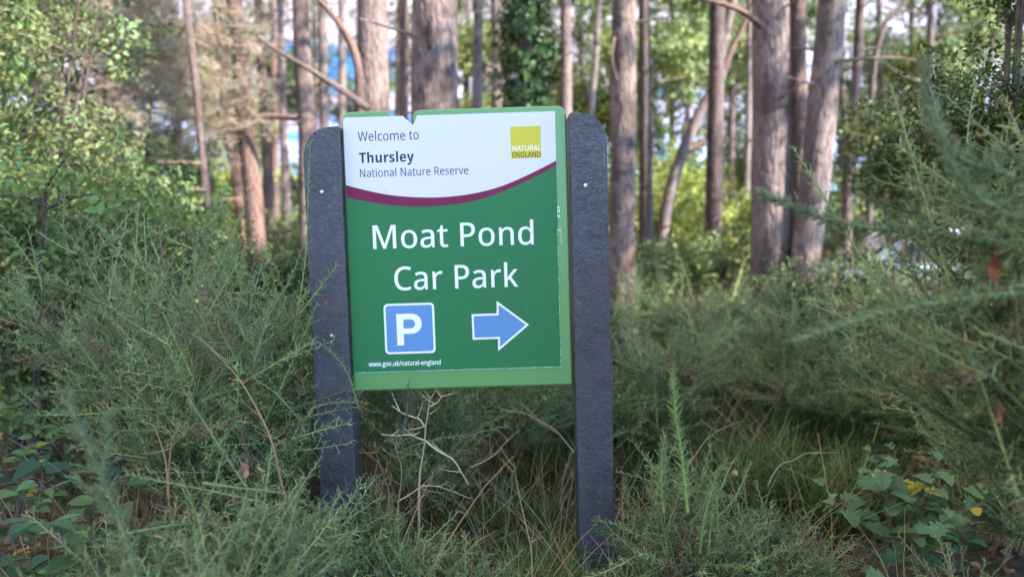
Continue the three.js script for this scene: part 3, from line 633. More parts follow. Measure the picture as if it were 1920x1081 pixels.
// ---------------------------------------------------------------- grass and litter
{
  seed(71);
  const g = new THREE.Group(); g.name = 'grass'; g.userData = { kind: 'stuff', label: 'long green and straw grass among the gorse stems', category: 'grass' }; scene.add(g);
  const list = [];
  const patch = (px, z, rx, rz, n, s, c) => { for (let k = 0; k < n; k++) { const a = rnd() * 6.28, r = Math.sqrt(rnd()), x = xAt(px, z, 0.1) + Math.cos(a) * r * rx, zz = z + Math.sin(a) * r * rz; list.push({ p: V(x, gh(x, zz) - 0.01, zz), d: V(rr(-0.2, 0.2), 1, rr(-0.2, 0.2)), s: s * rr(0.6, 1.15), c: tint(c, 0.25) }); } };
  const G1 = [0.105, 0.17, 0.05], G2 = [0.085, 0.14, 0.055], ST = [0.27, 0.21, 0.11];
  patch(1020, -2.65, 0.17, 0.2, 48, 0.9, [0.15, 0.25, 0.07]);
  patch(1215, -2.65, 0.14, 0.15, 34, 0.85, [0.17, 0.25, 0.07]);
  patch(1440, -3.6, 0.42, 0.35, 90, 1.2, [0.15, 0.24, 0.06]);
  patch(900, -3.2, 0.7, 0.5, 70, 0.8, G2);
  patch(800, -2.5, 0.42, 0.35, 34, 0.55, ST);
  patch(1400, -2.5, 0.4, 0.3, 34, 0.5, ST);
  patch(1500, -4.4, 1.6, 0.9, 230, 1.15, G1);
  patch(1300, -5.5, 2.5, 1.2, 240, 1.25, G1);
  patch(700, -4.5, 1.8, 1.0, 100, 0.8, G2);
  patch(400, -4, 1.5, 1.2, 70, 0.7, G2);
  patch(1500, -9, 5, 2.5, 260, 1.2, [0.12, 0.17, 0.06]);
  patch(700, -10, 5, 3, 260, 1.2, [0.12, 0.17, 0.06]);
  const stalk = [1, 2, 3].map((k) => { seed(450 + k); const b = new MB(); for (let j = 0; j < 5; j++) { const a = rnd() * 6.28, L = rr(0.3, 0.6), d = V(Math.cos(a) * rr(0.15, 0.7), 1, Math.sin(a) * rr(0.15, 0.7)).normalize(); let p = V(rr(-0.05, 0.05), 0, rr(-0.05, 0.05)); const c = [rr(0.7, 1.25), rr(0.7, 1.2), rr(0.7, 1.1)]; for (let m = 0; m < 6; m++) { const e = p.clone().addScaledVector(d, L / 6); b.cone(p, e, 0.0024 - m * 0.0003, 0.0021 - m * 0.0003, 4, c); d.add(V(rr(-0.14, 0.14) + d.x * 0.12, -0.04, rr(-0.14, 0.14) + d.z * 0.12)).normalize(); p = e; } } return b.geo(); });
  seed(73);
  const dry = [];
  const straw = (px, z, rx, rz, n, s) => { for (let k = 0; k < n; k++) { const x = xAt(px, z, 0.2) + rr(-rx, rx), zz = z + rr(-rz, rz); dry.push({ p: V(x, gh(x, zz), zz), d: V(rr(-0.3, 0.3), 1, rr(-0.3, 0.3)), s: s * rr(0.6, 1.2), c: tint([0.34, 0.26, 0.15], 0.35) }); } };
  straw(880, -3.0, 0.45, 0.5, 34, 1); straw(800, -2.4, 0.5, 0.2, 16, 0.7); straw(1350, -2.9, 0.7, 0.5, 34, 0.9); straw(1500, -4.5, 1.5, 0.9, 60, 1.1); straw(420, -2.8, 0.7, 0.5, 24, 1.2);
  patch(1800, -2.2, 0.5, 0.3, 40, 0.6, G2); patch(1870, -1.9, 0.3, 0.2, 24, 0.5, G2); patch(1320, -2.35, 0.25, 0.2, 24, 0.7, G1);
  patch(960, -3.6, 0.7, 0.6, 60, 1.0, G1); patch(860, -2.75, 0.4, 0.3, 22, 0.7, G1);
  spread('dry_stalks', stalk, MAT.gorse, dry, g);
  spread('grass_tufts', GRASS, MAT.grass, list, g);

  const lb = new MB(); lb.leaf(V(0, 0, 0), V(0, 1, 0), V(0, 0, 1), 0.05, 0.03, [1, 1, 1], LEAF_OVATE, 0.3, 0.3);
  const fallen = [];
  for (let k = 0; k < 9000; k++) { const z = -1.2 - Math.pow(rnd(), 1.6) * 12, x = rr(-1, 1) * (1.5 - z * 0.75); fallen.push({ p: V(x, gh(x, z) + rr(0.004, 0.03), z), d: V(rr(-1, 1), rr(-0.1, 0.35), rr(-1, 1)).normalize(), s: rr(0.5, 1.3), c: tint(rnd() < 0.7 ? [0.2, 0.11, 0.06] : [0.32, 0.22, 0.13], 0.35) }); }
  const f = copies('leaf_litter', lb.geo(), MAT.litter, fallen, scene); f.userData.label = 'brown fallen leaves on the ground'; f.userData.category = 'leaf litter';
}

// ---------------------------------------------------------------- leafy plants: every leaf its own mesh
function leafGeo(outline, fold, curl) { const b = new MB(); b.leaf(V(0, 0, 0), V(0, 1, 0), V(0, 0, 1), 1, 1, [1, 1, 1], outline, fold, curl); const g = b.geo(); return g; }
const OVATE = [leafGeo(LEAF_OVATE, 0.16, 0.1), leafGeo(LEAF_OVATE, 0.28, 0.25), leafGeo(LEAF_OVATE, 0.1, -0.06)];
const LOBED = [leafGeo(LEAF_LOBED, 0.14, 0.12), leafGeo(LEAF_LOBED, 0.24, 0.22)];
const leafTone = (r, g, b) => new THREE.MeshPhysicalMaterial({ color: rgb(r, g, b), roughness: 0.72, specularIntensity: 0.3, transmission: 0.3, thickness: 0, side: THREE.DoubleSide });
const TONES = [leafTone(0.075, 0.145, 0.062), leafTone(0.095, 0.18, 0.062), leafTone(0.06, 0.12, 0.065), leafTone(0.11, 0.2, 0.075)];
const YELLOW = leafTone(0.42, 0.36, 0.05), LOBETONES = [leafTone(0.11, 0.195, 0.085), leafTone(0.085, 0.16, 0.07), leafTone(0.13, 0.22, 0.085)];
function leafy(name, label, category, px, z, { h = 0.4, r = 0.3, stems = 6, per = 9, len = 0.06, ratio = 0.58, geos = OVATE, tones = TONES, sd = 1, yellow = 0 } = {}) {
  const bx = xAt(px, z, h * 0.5), base = V(bx, gh(bx, z), z), g = thing(name, label, category, base);
  seed(sd * 17 + 3);
  for (let k = 0; k < stems; k++) {
    const a = k * 2.4 + rr(-0.5, 0.5), q = r * Math.sqrt(rr(0.1, 1)), tip = V(Math.cos(a) * q, h * rr(0.55, 1), Math.sin(a) * q), path = [V(0, -0.01, 0), V(tip.x * 0.4, tip.y * 0.65, tip.z * 0.4), tip];
    part('stem', limb(path, 0.003, 0.0012, { sides: 5, segs: 8 }), MAT.twig, g);
    const c = new THREE.CatmullRomCurve3(path);
    for (let j = 0; j < per; j++) {
      const t = 0.25 + 0.75 * j / (per - 1), p = c.getPoint(t), a2 = j * 2.6 + rr(-0.6, 0.6), d = V(Math.cos(a2), rr(-0.25, 0.35), Math.sin(a2)).normalize(), l = len * rr(0.6, 1.25);
      const m = part('leaf', geos[(j + k) % geos.length], rnd() < yellow ? YELLOW : tones[Math.floor(rnd() * tones.length)], g);
      const up = V(rr(-0.35, 0.35), 1, rr(-0.35, 0.35) + 0.25), x = d.clone().cross(up).normalize(), zz = x.clone().cross(d).normalize();
      m.matrixAutoUpdate = true; m.quaternion.setFromRotationMatrix(new THREE.Matrix4().makeBasis(x, d, zz)); m.position.copy(p).addScaledVector(d, 0.008); m.scale.set(l * ratio, l, l);
    }
  }
}
leafy('leafy_plant', 'oval leaved green plant at the left edge below the shrubs', 'plant', 60, -2.5, { h: 0.42, r: 0.34, stems: 8, per: 9, len: 0.082, sd: 1, yellow: 0.02 });
leafy('leafy_plant', 'oval leaved green plant in the lower left beside the near gorse sprig', 'plant', 130, -1.9, { h: 0.36, r: 0.26, stems: 7, per: 9, len: 0.07, sd: 2, yellow: 0.03 });
leafy('leafy_plant', 'larger leaved green plant behind the near gorse sprig', 'plant', 205, -2.35, { h: 0.62, r: 0.24, stems: 7, per: 9, len: 0.085, sd: 3 });
leafy('leafy_plant', 'leafy plant in the dark hollow at the far left edge', 'plant', 20, -3.3, { h: 0.6, r: 0.45, stems: 9, per: 9, len: 0.07, sd: 4, yellow: 0.04 });
leafy('leafy_plant', 'leafy plant between the shrubs and the broad gorse bush', 'plant', 170, -3.1, { h: 0.75, r: 0.4, stems: 9, per: 9, len: 0.07, sd: 5 });
leafy('oak_seedling', 'young lobed leaf shrub in the grass at lower right', 'seedling', 1680, -2.9, { h: 0.52, r: 0.3, stems: 11, per: 10, len: 0.095, ratio: 0.7, geos: LOBED, tones: LOBETONES, sd: 6, yellow: 0.02 });
leafy('oak_seedling', 'smaller lobed leaf seedling right of the larger one', 'seedling', 1800, -3.0, { h: 0.42, r: 0.25, stems: 6, per: 7, len: 0.085, ratio: 0.75, geos: LOBED, tones: LOBETONES, sd: 7 });
leafy('oak_seedling', 'dark lobed leaf plant at the bottom edge on the right', 'seedling', 1640, -2.35, { h: 0.26, r: 0.24, stems: 6, per: 7, len: 0.085, ratio: 0.75, geos: LOBED, tones: LOBETONES, sd: 8 });
leafy('bramble_shoot', 'leafy bramble shoot low at the right edge', 'bramble', 1890, -2.15, { h: 0.24, r: 0.3, stems: 8, per: 8, len: 0.065, ratio: 0.66, sd: 10 });
leafy('bramble_shoot', 'few leaved bramble shoot at the foot of the straggling gorse', 'bramble', 1450, -2.6, { h: 0.28, r: 0.14, stems: 4, per: 5, len: 0.07, ratio: 0.66, sd: 9 });

// ---------------------------------------------------------------- pines
const NEEDLE = [0.075, 0.115, 0.055];
function pine(label, pts, z, w, { mat = MAT.barkPink, H = 13, from = 6.5, R = 2.1, limbs = 11, per = 9, boughs = [], crown = true, ivy = 0, flare = 0.35, sd = 1, name = 'pine_tree', taper = 0.45, group, scar = null, sprS = 1.5, stubs = 4 } = {}) {
  seed(sd * 101 + 9);
  const q = pts.map(([x, y]) => pt(x, y, z)), low = q[q.length - 1], pre = q[q.length - 2], d = low.clone().sub(pre);
  const gy = gh(low.x, z), foot = low.clone();
  if (low.y > gy + 0.1) { const k = (low.y - gy + 0.1) / Math.max(0.3, -d.y); foot.addScaledVector(V(d.x * 0.6, d.y, 0), k); foot.y = gy - 0.1; }
  const top = q[0].clone(), dt = q[0].clone().sub(q[1]), n = (H - top.y) / Math.max(0.5, dt.y);
  const head = V(top.x + THREE.MathUtils.clamp(dt.x * n * 0.6, -1.6, 1.6), H, z + rr(-0.5, 0.5)), mid = top.clone().lerp(head, 0.5).add(V(rr(-0.12, 0.12), 0, rr(-0.12, 0.12)));
  const base = V(foot.x, gy, z), r0 = pxSize(w, z) / 2 * 1.06;
  const path = [foot, ...(low.y > gy + 0.35 ? [low] : []), ...q.slice(0, -1).reverse(), mid, head].map((v) => v.clone().sub(base));
  const t = thing(name, label, 'tree', base, group);
  part('trunk', limb(path, r0, r0 * taper, { sides: w > 30 ? 22 : 12, segs: 46, wob: 0.035, flare }), mat, t);
  const axis = new THREE.CatmullRomCurve3(path, false, 'centripetal'), hAt = (y) => { let lo = 0, hi = 1; for (let k = 0; k < 24; k++) { const m = (lo + hi) / 2; if (axis.getPoint(m).y < y) lo = m; else hi = m; } return axis.getPoint(lo); };
  for (const [bp, br] of boughs) part('dead_branch', limb(bp.map(([x, y, zz]) => pt(x, y, zz ?? z).sub(base)), br, br * 0.35, { sides: 8, segs: 16, wob: 0.08 }), br > 0.03 ? MAT.barkRed : MAT.twig, t);
  for (let k = 0; k < stubs; k++) {
    const y = rr(1.2, 6), p = hAt(y), a = rnd() * 6.28, L = rr(0.12, 0.7), e = p.clone().add(V(Math.cos(a) * (L + r0), rr(-0.1, 0.25) * L, Math.sin(a) * (L + r0)));
    part('branch_stub', limb([p, p.clone().lerp(e, 0.6), e], rr(0.012, 0.022), 0.005, { sides: 6, segs: 4 }), MAT.twig, t);
  }
  if (scar) { const c = pt(scar[0], scar[1], z + r0 * 0.97).sub(base), s = new THREE.SphereGeometry(1, 12, 10); s.scale(pxSize(6, z), pxSize(scar[2], z), r0 * 0.12); s.translate(c.x, c.y, c.z); part('bark_scar', s, std({ color: rgb(0.035, 0.022, 0.018), roughness: 1 }), t); }
  if (crown) {
    const sp = [];
    for (let k = 0; k < limbs; k++) {
      const f = (k + 0.5) / limbs, y = from + (H - from) * f, p = hAt(y), a = k * 2.4 + rr(-0.4, 0.4), L = R * (1.05 - 0.75 * f * f) * rr(0.6, 1.1), e = p.clone().add(V(Math.cos(a) * L, L * rr(0.0, 0.4), Math.sin(a) * L)), m = p.clone().lerp(e, 0.5).add(V(0, -L * 0.06, 0));
      part('limb', limb([p, m, e], r0 * 0.28, 0.008, { sides: 5, segs: 6 }), mat, t);
      const c = new THREE.QuadraticBezierCurve3(p, m, e);
      for (let j = 0; j < per; j++) { const u = 0.3 + 0.7 * Math.sqrt(rnd()), o = c.getPoint(u).add(V(rr(-1, 1), rr(-0.35, 0.6), rr(-1, 1)).multiplyScalar(L * 0.3)); sp.push({ p: o, d: V(rr(-0.8, 0.8) + Math.cos(a) * 0.6, rr(0, 1), rr(-0.8, 0.8) + Math.sin(a) * 0.6).normalize(), s: sprS * rr(0.7, 1.3), c: tint(NEEDLE, 0.3) }); }
    }
    spread('needles', PINE, MAT.needle, sp, t);
  }
  if (ivy) {
    const sp = [];
    for (let k = 0; k < ivy; k++) { const y = rr(0.2, 5.2), p = hAt(y), a = rnd() * 6.28, R2 = r0 * rr(0.8, 1.6) * (1 + 0.35 * Math.sin(y * 4) + 0.2 * Math.sin(y * 9)); sp.push({ p: p.add(V(Math.cos(a) * R2, 0, Math.sin(a) * R2)), d: V(Math.cos(a), rr(-0.6, 0.9), Math.sin(a)).normalize(), s: rr(0.7, 1.3), c: tint([0.045, 0.095, 0.03], 0.35) }); }
    spread('ivy', IVY, MAT.glossLeaf, sp, t);
  }
  return t;
}
const deadFoliage = (t, spots, n, c = [0.26, 0.19, 0.11], s = 0.75) => {   // dry brown twigs still on the tree
  const sp = [];
  for (const [x, y, z, r] of spots) for (let k = 0; k < n; k++) { const o = pt(x, y, z).add(V(rr(-1, 1) * r, rr(-0.6, 0.6) * r, rr(-0.5, 0.5) * r)).sub(t.position); sp.push({ p: o, d: V(rr(-1, 1), rr(-0.4, 0.8), rr(-1, 1)).normalize(), s: s * rr(0.6, 1.3), c: tint(c, 0.3) }); }
  spread('dry_twigs', DEADPINE, MAT.needle, sp, t);
};
pine('thick grey pine trunk with a dark slit scar directly behind the sign', [[815, 0], [815, 200], [817, 560]], -7.2, 90, { mat: MAT.barkGrey, sd: 1, scar: [805, 66, 27], H: 14, from: 7.5 });
{ const t = pine('grey pine with a curving red limb behind the sign notch', [[697, 0], [700, 200], [700, 540]], -9.5, 62, { mat: MAT.barkGrey, sd: 2, from: 7.5, boughs: [[[[690, 330, -9.4], [676, 200, -9.35], [668, 110, -9.3], [640, 50, -9.3], [590, -10, -9.3]], 0.075]] });
  part('dead_branch', limb([[690, 205], [650, 175], [580, 130], [520, 95], [485, 70]].map(([x, y]) => pt(x, y, -9.2).sub(t.position)), 0.045, 0.02, { sides: 8, segs: 16, wob: 0.1 }), MAT.barkDark, t); }
pine('thin sunlit orange pine touching the scarred trunk', [[757, 0], [757, 220], [760, 500]], -14, 20, { mat: MAT.barkRed, sd: 3 });
pine('slim grey pine above the left post top', [[563, 0], [568, 120], [575, 230], [578, 470]], -11, 36, { mat: MAT.barkGrey, sd: 4 });
pine('pale sunlit pine left of the curving red limb', [[604, 0], [607, 200], [610, 470]], -17, 20, { mat: MAT.barkPink, sd: 5 });
pine('second pale pine left of the curving red limb', [[640, 0], [641, 200], [640, 470]], -19, 17, { mat: MAT.barkPink, sd: 6 });
{ const t = pine('reddish pine with a level dead branch left of the sign', [[438, 0], [447, 60], [457, 200], [472, 340], [484, 500]], -9.8, 34, { mat: MAT.barkRed, sd: 7, flare: 0.15, boughs: [[[[445, 60], [425, 28], [392, -8]], 0.06], [[[560, 222, -9.6], [500, 217], [440, 215], [385, 203], [345, 188, -9.6]], 0.04], [[[400, 215], [350, 240], [320, 275]], 0.02]] });
  seed(881); deadFoliage(t, [[350, 195, -9.5, 0.5], [420, 215, -9.6, 0.3], [300, 60, -9.6, 0.9], [350, 120, -9.6, 0.7], [260, 150, -9.5, 0.7], [240, 40, -9.5, 0.6], [400, 85, -9.7, 0.45], [300, 240, -9.4, 0.6], [330, 20, -9.5, 0.8]], 100, [0.24, 0.2, 0.14], 0.95); }
pine('reddish pine close left of the one with the level branch', [[408, 0], [416, 100], [426, 220], [444, 330], [462, 470]], -11.5, 24, { mat: MAT.barkRed, sd: 8, flare: 0.1 });
pine('slender leaning pine with a sunlit patch low on its trunk', [[355, 60], [367, 160], [380, 290], [400, 440], [412, 520]], -8.6, 17, { mat: MAT.barkDark, sd: 9, flare: 0.1, R: 1.4, H: 9, from: 6, limbs: 8 });
pine('thin brown pine right of the level branch pine', [[484, 0], [492, 160], [503, 350], [510, 480]], -14, 20, { mat: MAT.barkDark, sd: 10 });
pine('thin far pine seen just left of the left post', [[525, 0], [530, 200], [540, 470]], -16, 17, { mat: MAT.barkPink, sd: 11 });
pine('slim pinkish pine right of the scarred trunk', [[897, 0], [895, 120], [893, 300], [893, 480]], -13, 21, { mat: MAT.barkPink, sd: 12 });
pine('slim pine between the pinkish one and the ivy clad trunk', [[930, 0], [932, 100], [931, 300], [931, 480]], -12, 22, { mat: MAT.barkPink, sd: 13, boughs: [[[[930, 90], [915, 120], [908, 170]], 0.02]] });
pine('trunk thickly clad in dark green ivy', [[985, 0], [983, 200], [982, 500]], -10.5, 26, { mat: MAT.barkDark, sd: 14, ivy: 900 });
pine('straight pink pine above the top right corner of the board', [[1061, 0], [1061, 200], [1062, 480]], -12, 24, { mat: MAT.barkPink, sd: 15 });
pine('thin pale leaning pole tree behind the right post', [[1122, 0], [1118, 90], [1108, 230], [1100, 470]], -15, 14, { mat: MAT.barkPink, sd: 16 });
pine('stout two toned pine beside the right post', [[1170, 0], [1170, 200], [1167, 400], [1165, 560]], -8.8, 50, { mat: MAT.barkGrey, sd: 17, boughs: [[[[1152, 70, -8.7], [1148, 110, -8.65], [1158, 150, -8.65]], 0.018]] });
pine('dark slim pine right of the stout two toned one', [[1208, 0], [1210, 200], [1212, 500]], -11.5, 25, { mat: MAT.barkDark, sd: 18 });
pine('leaning forked tree between the slim dark pines', [[1335, 170], [1310, 215], [1275, 300], [1252, 380], [1240, 460]], -13.5, 24, { mat: MAT.barkPink, sd: 19, H: 7.5, from: 5, R: 1.6, limbs: 8, flare: 0.1, boughs: [[[[1282, 285], [1305, 275], [1335, 255]], 0.07]] });
pine('straight dark pine with a sunlit right side', [[1346, 0], [1342, 200], [1338, 400], [1335, 515]], -11, 32, { mat: MAT.barkDark, sd: 20, boughs: [[[[1352, 150], [1372, 95], [1400, 35], [1420, -20]], 0.05]] });
pine('thin pale pine edging the thick trunk', [[1406, 0], [1404, 200], [1398, 420], [1395, 500]], -15, 13, { mat: MAT.barkPink, sd: 21 });
pine('thickest pine trunk on the right with mottled light', [[1446, 0], [1447, 200], [1447, 400], [1444, 590]], -8.2, 73, { mat: MAT.barkPink, sd: 22, H: 14, from: 7.5, flare: 0.3, boughs: [[[[1428, 48, -8.0], [1395, 22, -7.9], [1350, 6, -7.8], [1290, -6, -7.7]], 0.035]] });
pine('reddish pine squeezed behind the thickest trunk', [[1495, 0], [1496, 200], [1500, 400], [1503, 560]], -8.9, 36, { mat: MAT.barkRed, sd: 23 });
pine('leaning pale pine right of the thickest trunk', [[1562, 0], [1550, 120], [1533, 300], [1512, 470], [1500, 590]], -8.0, 56, { mat: MAT.barkPink, sd: 24, from: 7, boughs: [[[[1552, 115, -7.9], [1590, 112, -7.85], [1660, 108, -7.8], [1720, 112, -7.8]], 0.02]] });
pine('thin mossy tree right of the leaning pale pine', [[1614, 0], [1606, 150], [1592, 300], [1586, 480]], -12, 20, { mat: MAT.barkDark, sd: 25, flare: 0.1 });
pine('thin dark curved tree left of the evergreen', [[1700, 0], [1662, 40], [1640, 120], [1632, 300], [1630, 480]], -14, 13, { mat: MAT.barkDark, sd: 26, flare: 0.1, H: 10 });
// farther pines that the photograph shows only as soft poles
[[335, -24, 15, 'soft far pine pole left of the slender leaning pine'], [515, -26, 16, 'soft far pine pole between the thin brown pine and the left post'], [590, -28, 15, 'soft far pine pole just right of the slim grey pine'], [672, -30, 15, 'soft far pine pole hidden beside the curving red limb'], [745, -27, 16, 'soft far pine pole just left of the thin orange pine'], [872, -24, 15, 'soft far pine pole against the right side of the scarred trunk'], [955, -27, 16, 'soft far pine pole just left of the ivy clad trunk'], [1032, -25, 15, 'soft far pine pole just right of the ivy clad trunk'], [1090, -29, 14, 'soft far pine pole above the right post top'], [1260, -26, 14, 'soft far pine pole right of the dark slim pine'], [1290, -31, 12, 'faintest far pine pole behind the leaning forked tree'], [1372, -24, 14, 'soft far pine pole between the dark pine and the thickest trunk'], [1655, -22, 14, 'soft far pine pole right of the thin mossy tree'], [1712, -25, 13, 'soft far pine pole left of the right hand evergreen'], [1745, -20, 15, 'soft far pine pole behind the top of the tall gorse'], [1580, -30, 14, 'soft far pine pole between the leaning pine and the mossy tree']].forEach(([x, z, w, label], k) =>
  pine(label, [[x + rrFar(k), 0], [x, 250], [x, 440]], z, w, { mat: [MAT.barkPink, MAT.barkRed, MAT.barkGrey][k % 3], sd: 60 + k, H: 13, from: 4.2, R: 2.6, limbs: 16, per: 11, sprS: 1.9, group: 'far pines deep in the wood', stubs: 0 }));
function rrFar(k) { return (k * 37 % 17) - 8; }

// ---------------------------------------------------------------- broadleaf trees and shrubs
function broadleaf(name, label, category, x, z, { h = 3, r = 1, y0 = 0.6, stems = 5, sprays = 400, geos = BROAD, mat = MAT.leaf, col = [0.10, 0.16, 0.045], s = 1, sd = 1, bark = MAT.barkDark, r0 = 0.03, clump = 0.3, group, ymin = 0 } = {}) {
  const base = V(x, gh(x, z), z), t = thing(name, label, category, base, group);
  seed(sd * 57 + 21);
  const ends = [];
  for (let k = 0; k < stems; k++) {
    const a = k * 2.4 + rr(-0.4, 0.4), q = r * rr(0.25, 0.8), tip = V(Math.cos(a) * q, h * rr(0.7, 0.96), Math.sin(a) * q), path = [V(Math.cos(a) * r0 * 1.5, -0.05, Math.sin(a) * r0 * 1.5), V(tip.x * 0.35, tip.y * 0.4, tip.z * 0.35), V(tip.x * 0.7, tip.y * 0.75, tip.z * 0.7), tip];
    part(stems > 2 ? 'stem' : 'trunk', limb(path, r0, r0 * 0.25, { sides: 8, segs: 12, wob: 0.06 }), bark, t);
    const c = new THREE.CatmullRomCurve3(path);
    for (let j = 0; j < 7; j++) {
      const u = rr(Math.min(0.85, y0 / h), 1), p = c.getPoint(u), a2 = rnd() * 6.28, L = r * rr(0.35, 0.85) * (1.2 - 0.5 * u), e = p.clone().add(V(Math.cos(a2) * L, rr(-0.1, 0.6) * L, Math.sin(a2) * L));
      part('branch', limb([p, p.clone().lerp(e, 0.5).add(V(0, L * 0.06, 0)), e], r0 * 0.3, 0.004, { sides: 5, segs: 5 }), bark, t);
      ends.push([p, e]);
    }
  }
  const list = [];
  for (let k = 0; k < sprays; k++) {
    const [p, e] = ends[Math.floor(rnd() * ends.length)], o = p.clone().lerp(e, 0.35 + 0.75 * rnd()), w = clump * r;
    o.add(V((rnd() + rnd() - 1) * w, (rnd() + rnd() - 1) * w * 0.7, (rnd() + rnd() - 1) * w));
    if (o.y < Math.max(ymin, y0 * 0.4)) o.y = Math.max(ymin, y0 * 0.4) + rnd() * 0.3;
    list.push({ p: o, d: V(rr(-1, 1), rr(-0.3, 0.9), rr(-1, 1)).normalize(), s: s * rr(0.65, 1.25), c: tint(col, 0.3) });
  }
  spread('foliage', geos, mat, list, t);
}
const B = (px, z) => xAt(px, z, 1.3);
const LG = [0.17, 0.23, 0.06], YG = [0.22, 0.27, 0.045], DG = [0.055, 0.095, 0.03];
// left: sunlit shrubs
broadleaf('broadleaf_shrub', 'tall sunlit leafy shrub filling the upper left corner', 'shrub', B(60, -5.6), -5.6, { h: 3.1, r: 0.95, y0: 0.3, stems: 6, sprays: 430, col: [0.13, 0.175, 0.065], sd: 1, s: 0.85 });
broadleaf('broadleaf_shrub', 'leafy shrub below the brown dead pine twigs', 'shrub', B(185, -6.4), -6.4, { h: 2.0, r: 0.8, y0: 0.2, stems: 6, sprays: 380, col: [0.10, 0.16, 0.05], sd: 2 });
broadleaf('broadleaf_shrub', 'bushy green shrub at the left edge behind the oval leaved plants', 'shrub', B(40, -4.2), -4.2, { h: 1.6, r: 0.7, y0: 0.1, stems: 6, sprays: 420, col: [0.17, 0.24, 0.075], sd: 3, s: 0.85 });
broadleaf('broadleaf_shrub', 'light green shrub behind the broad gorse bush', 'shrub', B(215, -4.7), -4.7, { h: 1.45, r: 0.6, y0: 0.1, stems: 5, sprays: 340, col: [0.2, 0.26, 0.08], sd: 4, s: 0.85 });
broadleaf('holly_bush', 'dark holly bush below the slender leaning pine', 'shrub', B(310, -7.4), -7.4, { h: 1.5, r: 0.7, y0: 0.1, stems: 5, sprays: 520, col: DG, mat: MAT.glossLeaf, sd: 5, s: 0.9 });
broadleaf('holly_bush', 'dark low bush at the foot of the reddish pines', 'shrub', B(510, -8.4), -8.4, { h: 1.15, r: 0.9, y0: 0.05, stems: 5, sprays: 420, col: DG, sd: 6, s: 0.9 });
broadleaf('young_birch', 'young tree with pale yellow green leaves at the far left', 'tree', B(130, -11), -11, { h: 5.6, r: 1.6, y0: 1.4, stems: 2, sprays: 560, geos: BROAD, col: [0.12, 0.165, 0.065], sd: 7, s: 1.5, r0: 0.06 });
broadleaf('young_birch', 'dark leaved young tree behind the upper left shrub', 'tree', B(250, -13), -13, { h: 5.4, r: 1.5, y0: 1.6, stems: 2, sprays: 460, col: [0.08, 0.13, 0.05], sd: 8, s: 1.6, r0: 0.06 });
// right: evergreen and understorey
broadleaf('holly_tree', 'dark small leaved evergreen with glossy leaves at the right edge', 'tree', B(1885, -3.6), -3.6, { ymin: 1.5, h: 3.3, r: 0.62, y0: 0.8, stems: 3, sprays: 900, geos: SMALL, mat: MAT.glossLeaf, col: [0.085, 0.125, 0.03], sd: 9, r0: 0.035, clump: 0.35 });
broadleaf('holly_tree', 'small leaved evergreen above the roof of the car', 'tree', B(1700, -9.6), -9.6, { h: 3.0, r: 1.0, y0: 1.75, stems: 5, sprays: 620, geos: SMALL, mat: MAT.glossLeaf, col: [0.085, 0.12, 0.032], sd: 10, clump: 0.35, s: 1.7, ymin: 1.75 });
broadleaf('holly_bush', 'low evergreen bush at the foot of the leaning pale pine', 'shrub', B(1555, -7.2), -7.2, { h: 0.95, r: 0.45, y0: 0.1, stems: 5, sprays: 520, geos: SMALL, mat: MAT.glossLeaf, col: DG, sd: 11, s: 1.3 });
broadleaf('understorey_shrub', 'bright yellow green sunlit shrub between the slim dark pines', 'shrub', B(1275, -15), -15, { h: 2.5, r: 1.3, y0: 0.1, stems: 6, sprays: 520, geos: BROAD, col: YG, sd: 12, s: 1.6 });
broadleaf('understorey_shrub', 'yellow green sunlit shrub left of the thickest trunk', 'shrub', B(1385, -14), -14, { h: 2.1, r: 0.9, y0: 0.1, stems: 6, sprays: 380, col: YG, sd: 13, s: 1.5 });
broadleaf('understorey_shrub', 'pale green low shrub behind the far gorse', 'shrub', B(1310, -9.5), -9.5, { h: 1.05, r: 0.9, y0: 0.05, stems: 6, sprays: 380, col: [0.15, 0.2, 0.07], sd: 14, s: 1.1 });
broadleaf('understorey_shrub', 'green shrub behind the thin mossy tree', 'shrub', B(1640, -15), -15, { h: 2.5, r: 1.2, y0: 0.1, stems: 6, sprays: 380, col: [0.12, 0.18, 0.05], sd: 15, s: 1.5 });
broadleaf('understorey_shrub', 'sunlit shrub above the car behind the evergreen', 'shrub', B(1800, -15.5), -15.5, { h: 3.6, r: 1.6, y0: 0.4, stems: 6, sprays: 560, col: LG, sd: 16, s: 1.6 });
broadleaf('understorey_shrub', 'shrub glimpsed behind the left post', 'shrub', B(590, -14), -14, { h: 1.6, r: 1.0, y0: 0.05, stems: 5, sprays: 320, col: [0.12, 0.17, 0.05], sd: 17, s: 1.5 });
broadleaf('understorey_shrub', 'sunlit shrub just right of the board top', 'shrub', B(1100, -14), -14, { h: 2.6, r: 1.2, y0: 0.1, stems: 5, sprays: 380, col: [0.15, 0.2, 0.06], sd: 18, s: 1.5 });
const WOODLABELS = ['soft pale green tree behind the upper left corner shrub', 'soft dull green tree behind the young tree at far left', 'soft pale tree behind the slender leaning pine', 'soft tree crown behind the thin brown pine', 'soft tree crown above the left post', 'soft pale tree right of the scarred trunk', 'soft yellowish tree left of the ivy clad trunk', 'tallest soft tree behind the straight pink pine', 'soft pale tree above the right post', 'soft yellowish tree behind the dark slim pine', 'tall soft tree behind the straight dark pine', 'soft pale tree behind the thickest trunk', 'soft low tree behind the leaning pale pine', 'soft yellowish tree right of the mossy tree', 'soft pale tree behind the right hand evergreen', 'tall soft tree in the upper right corner'];
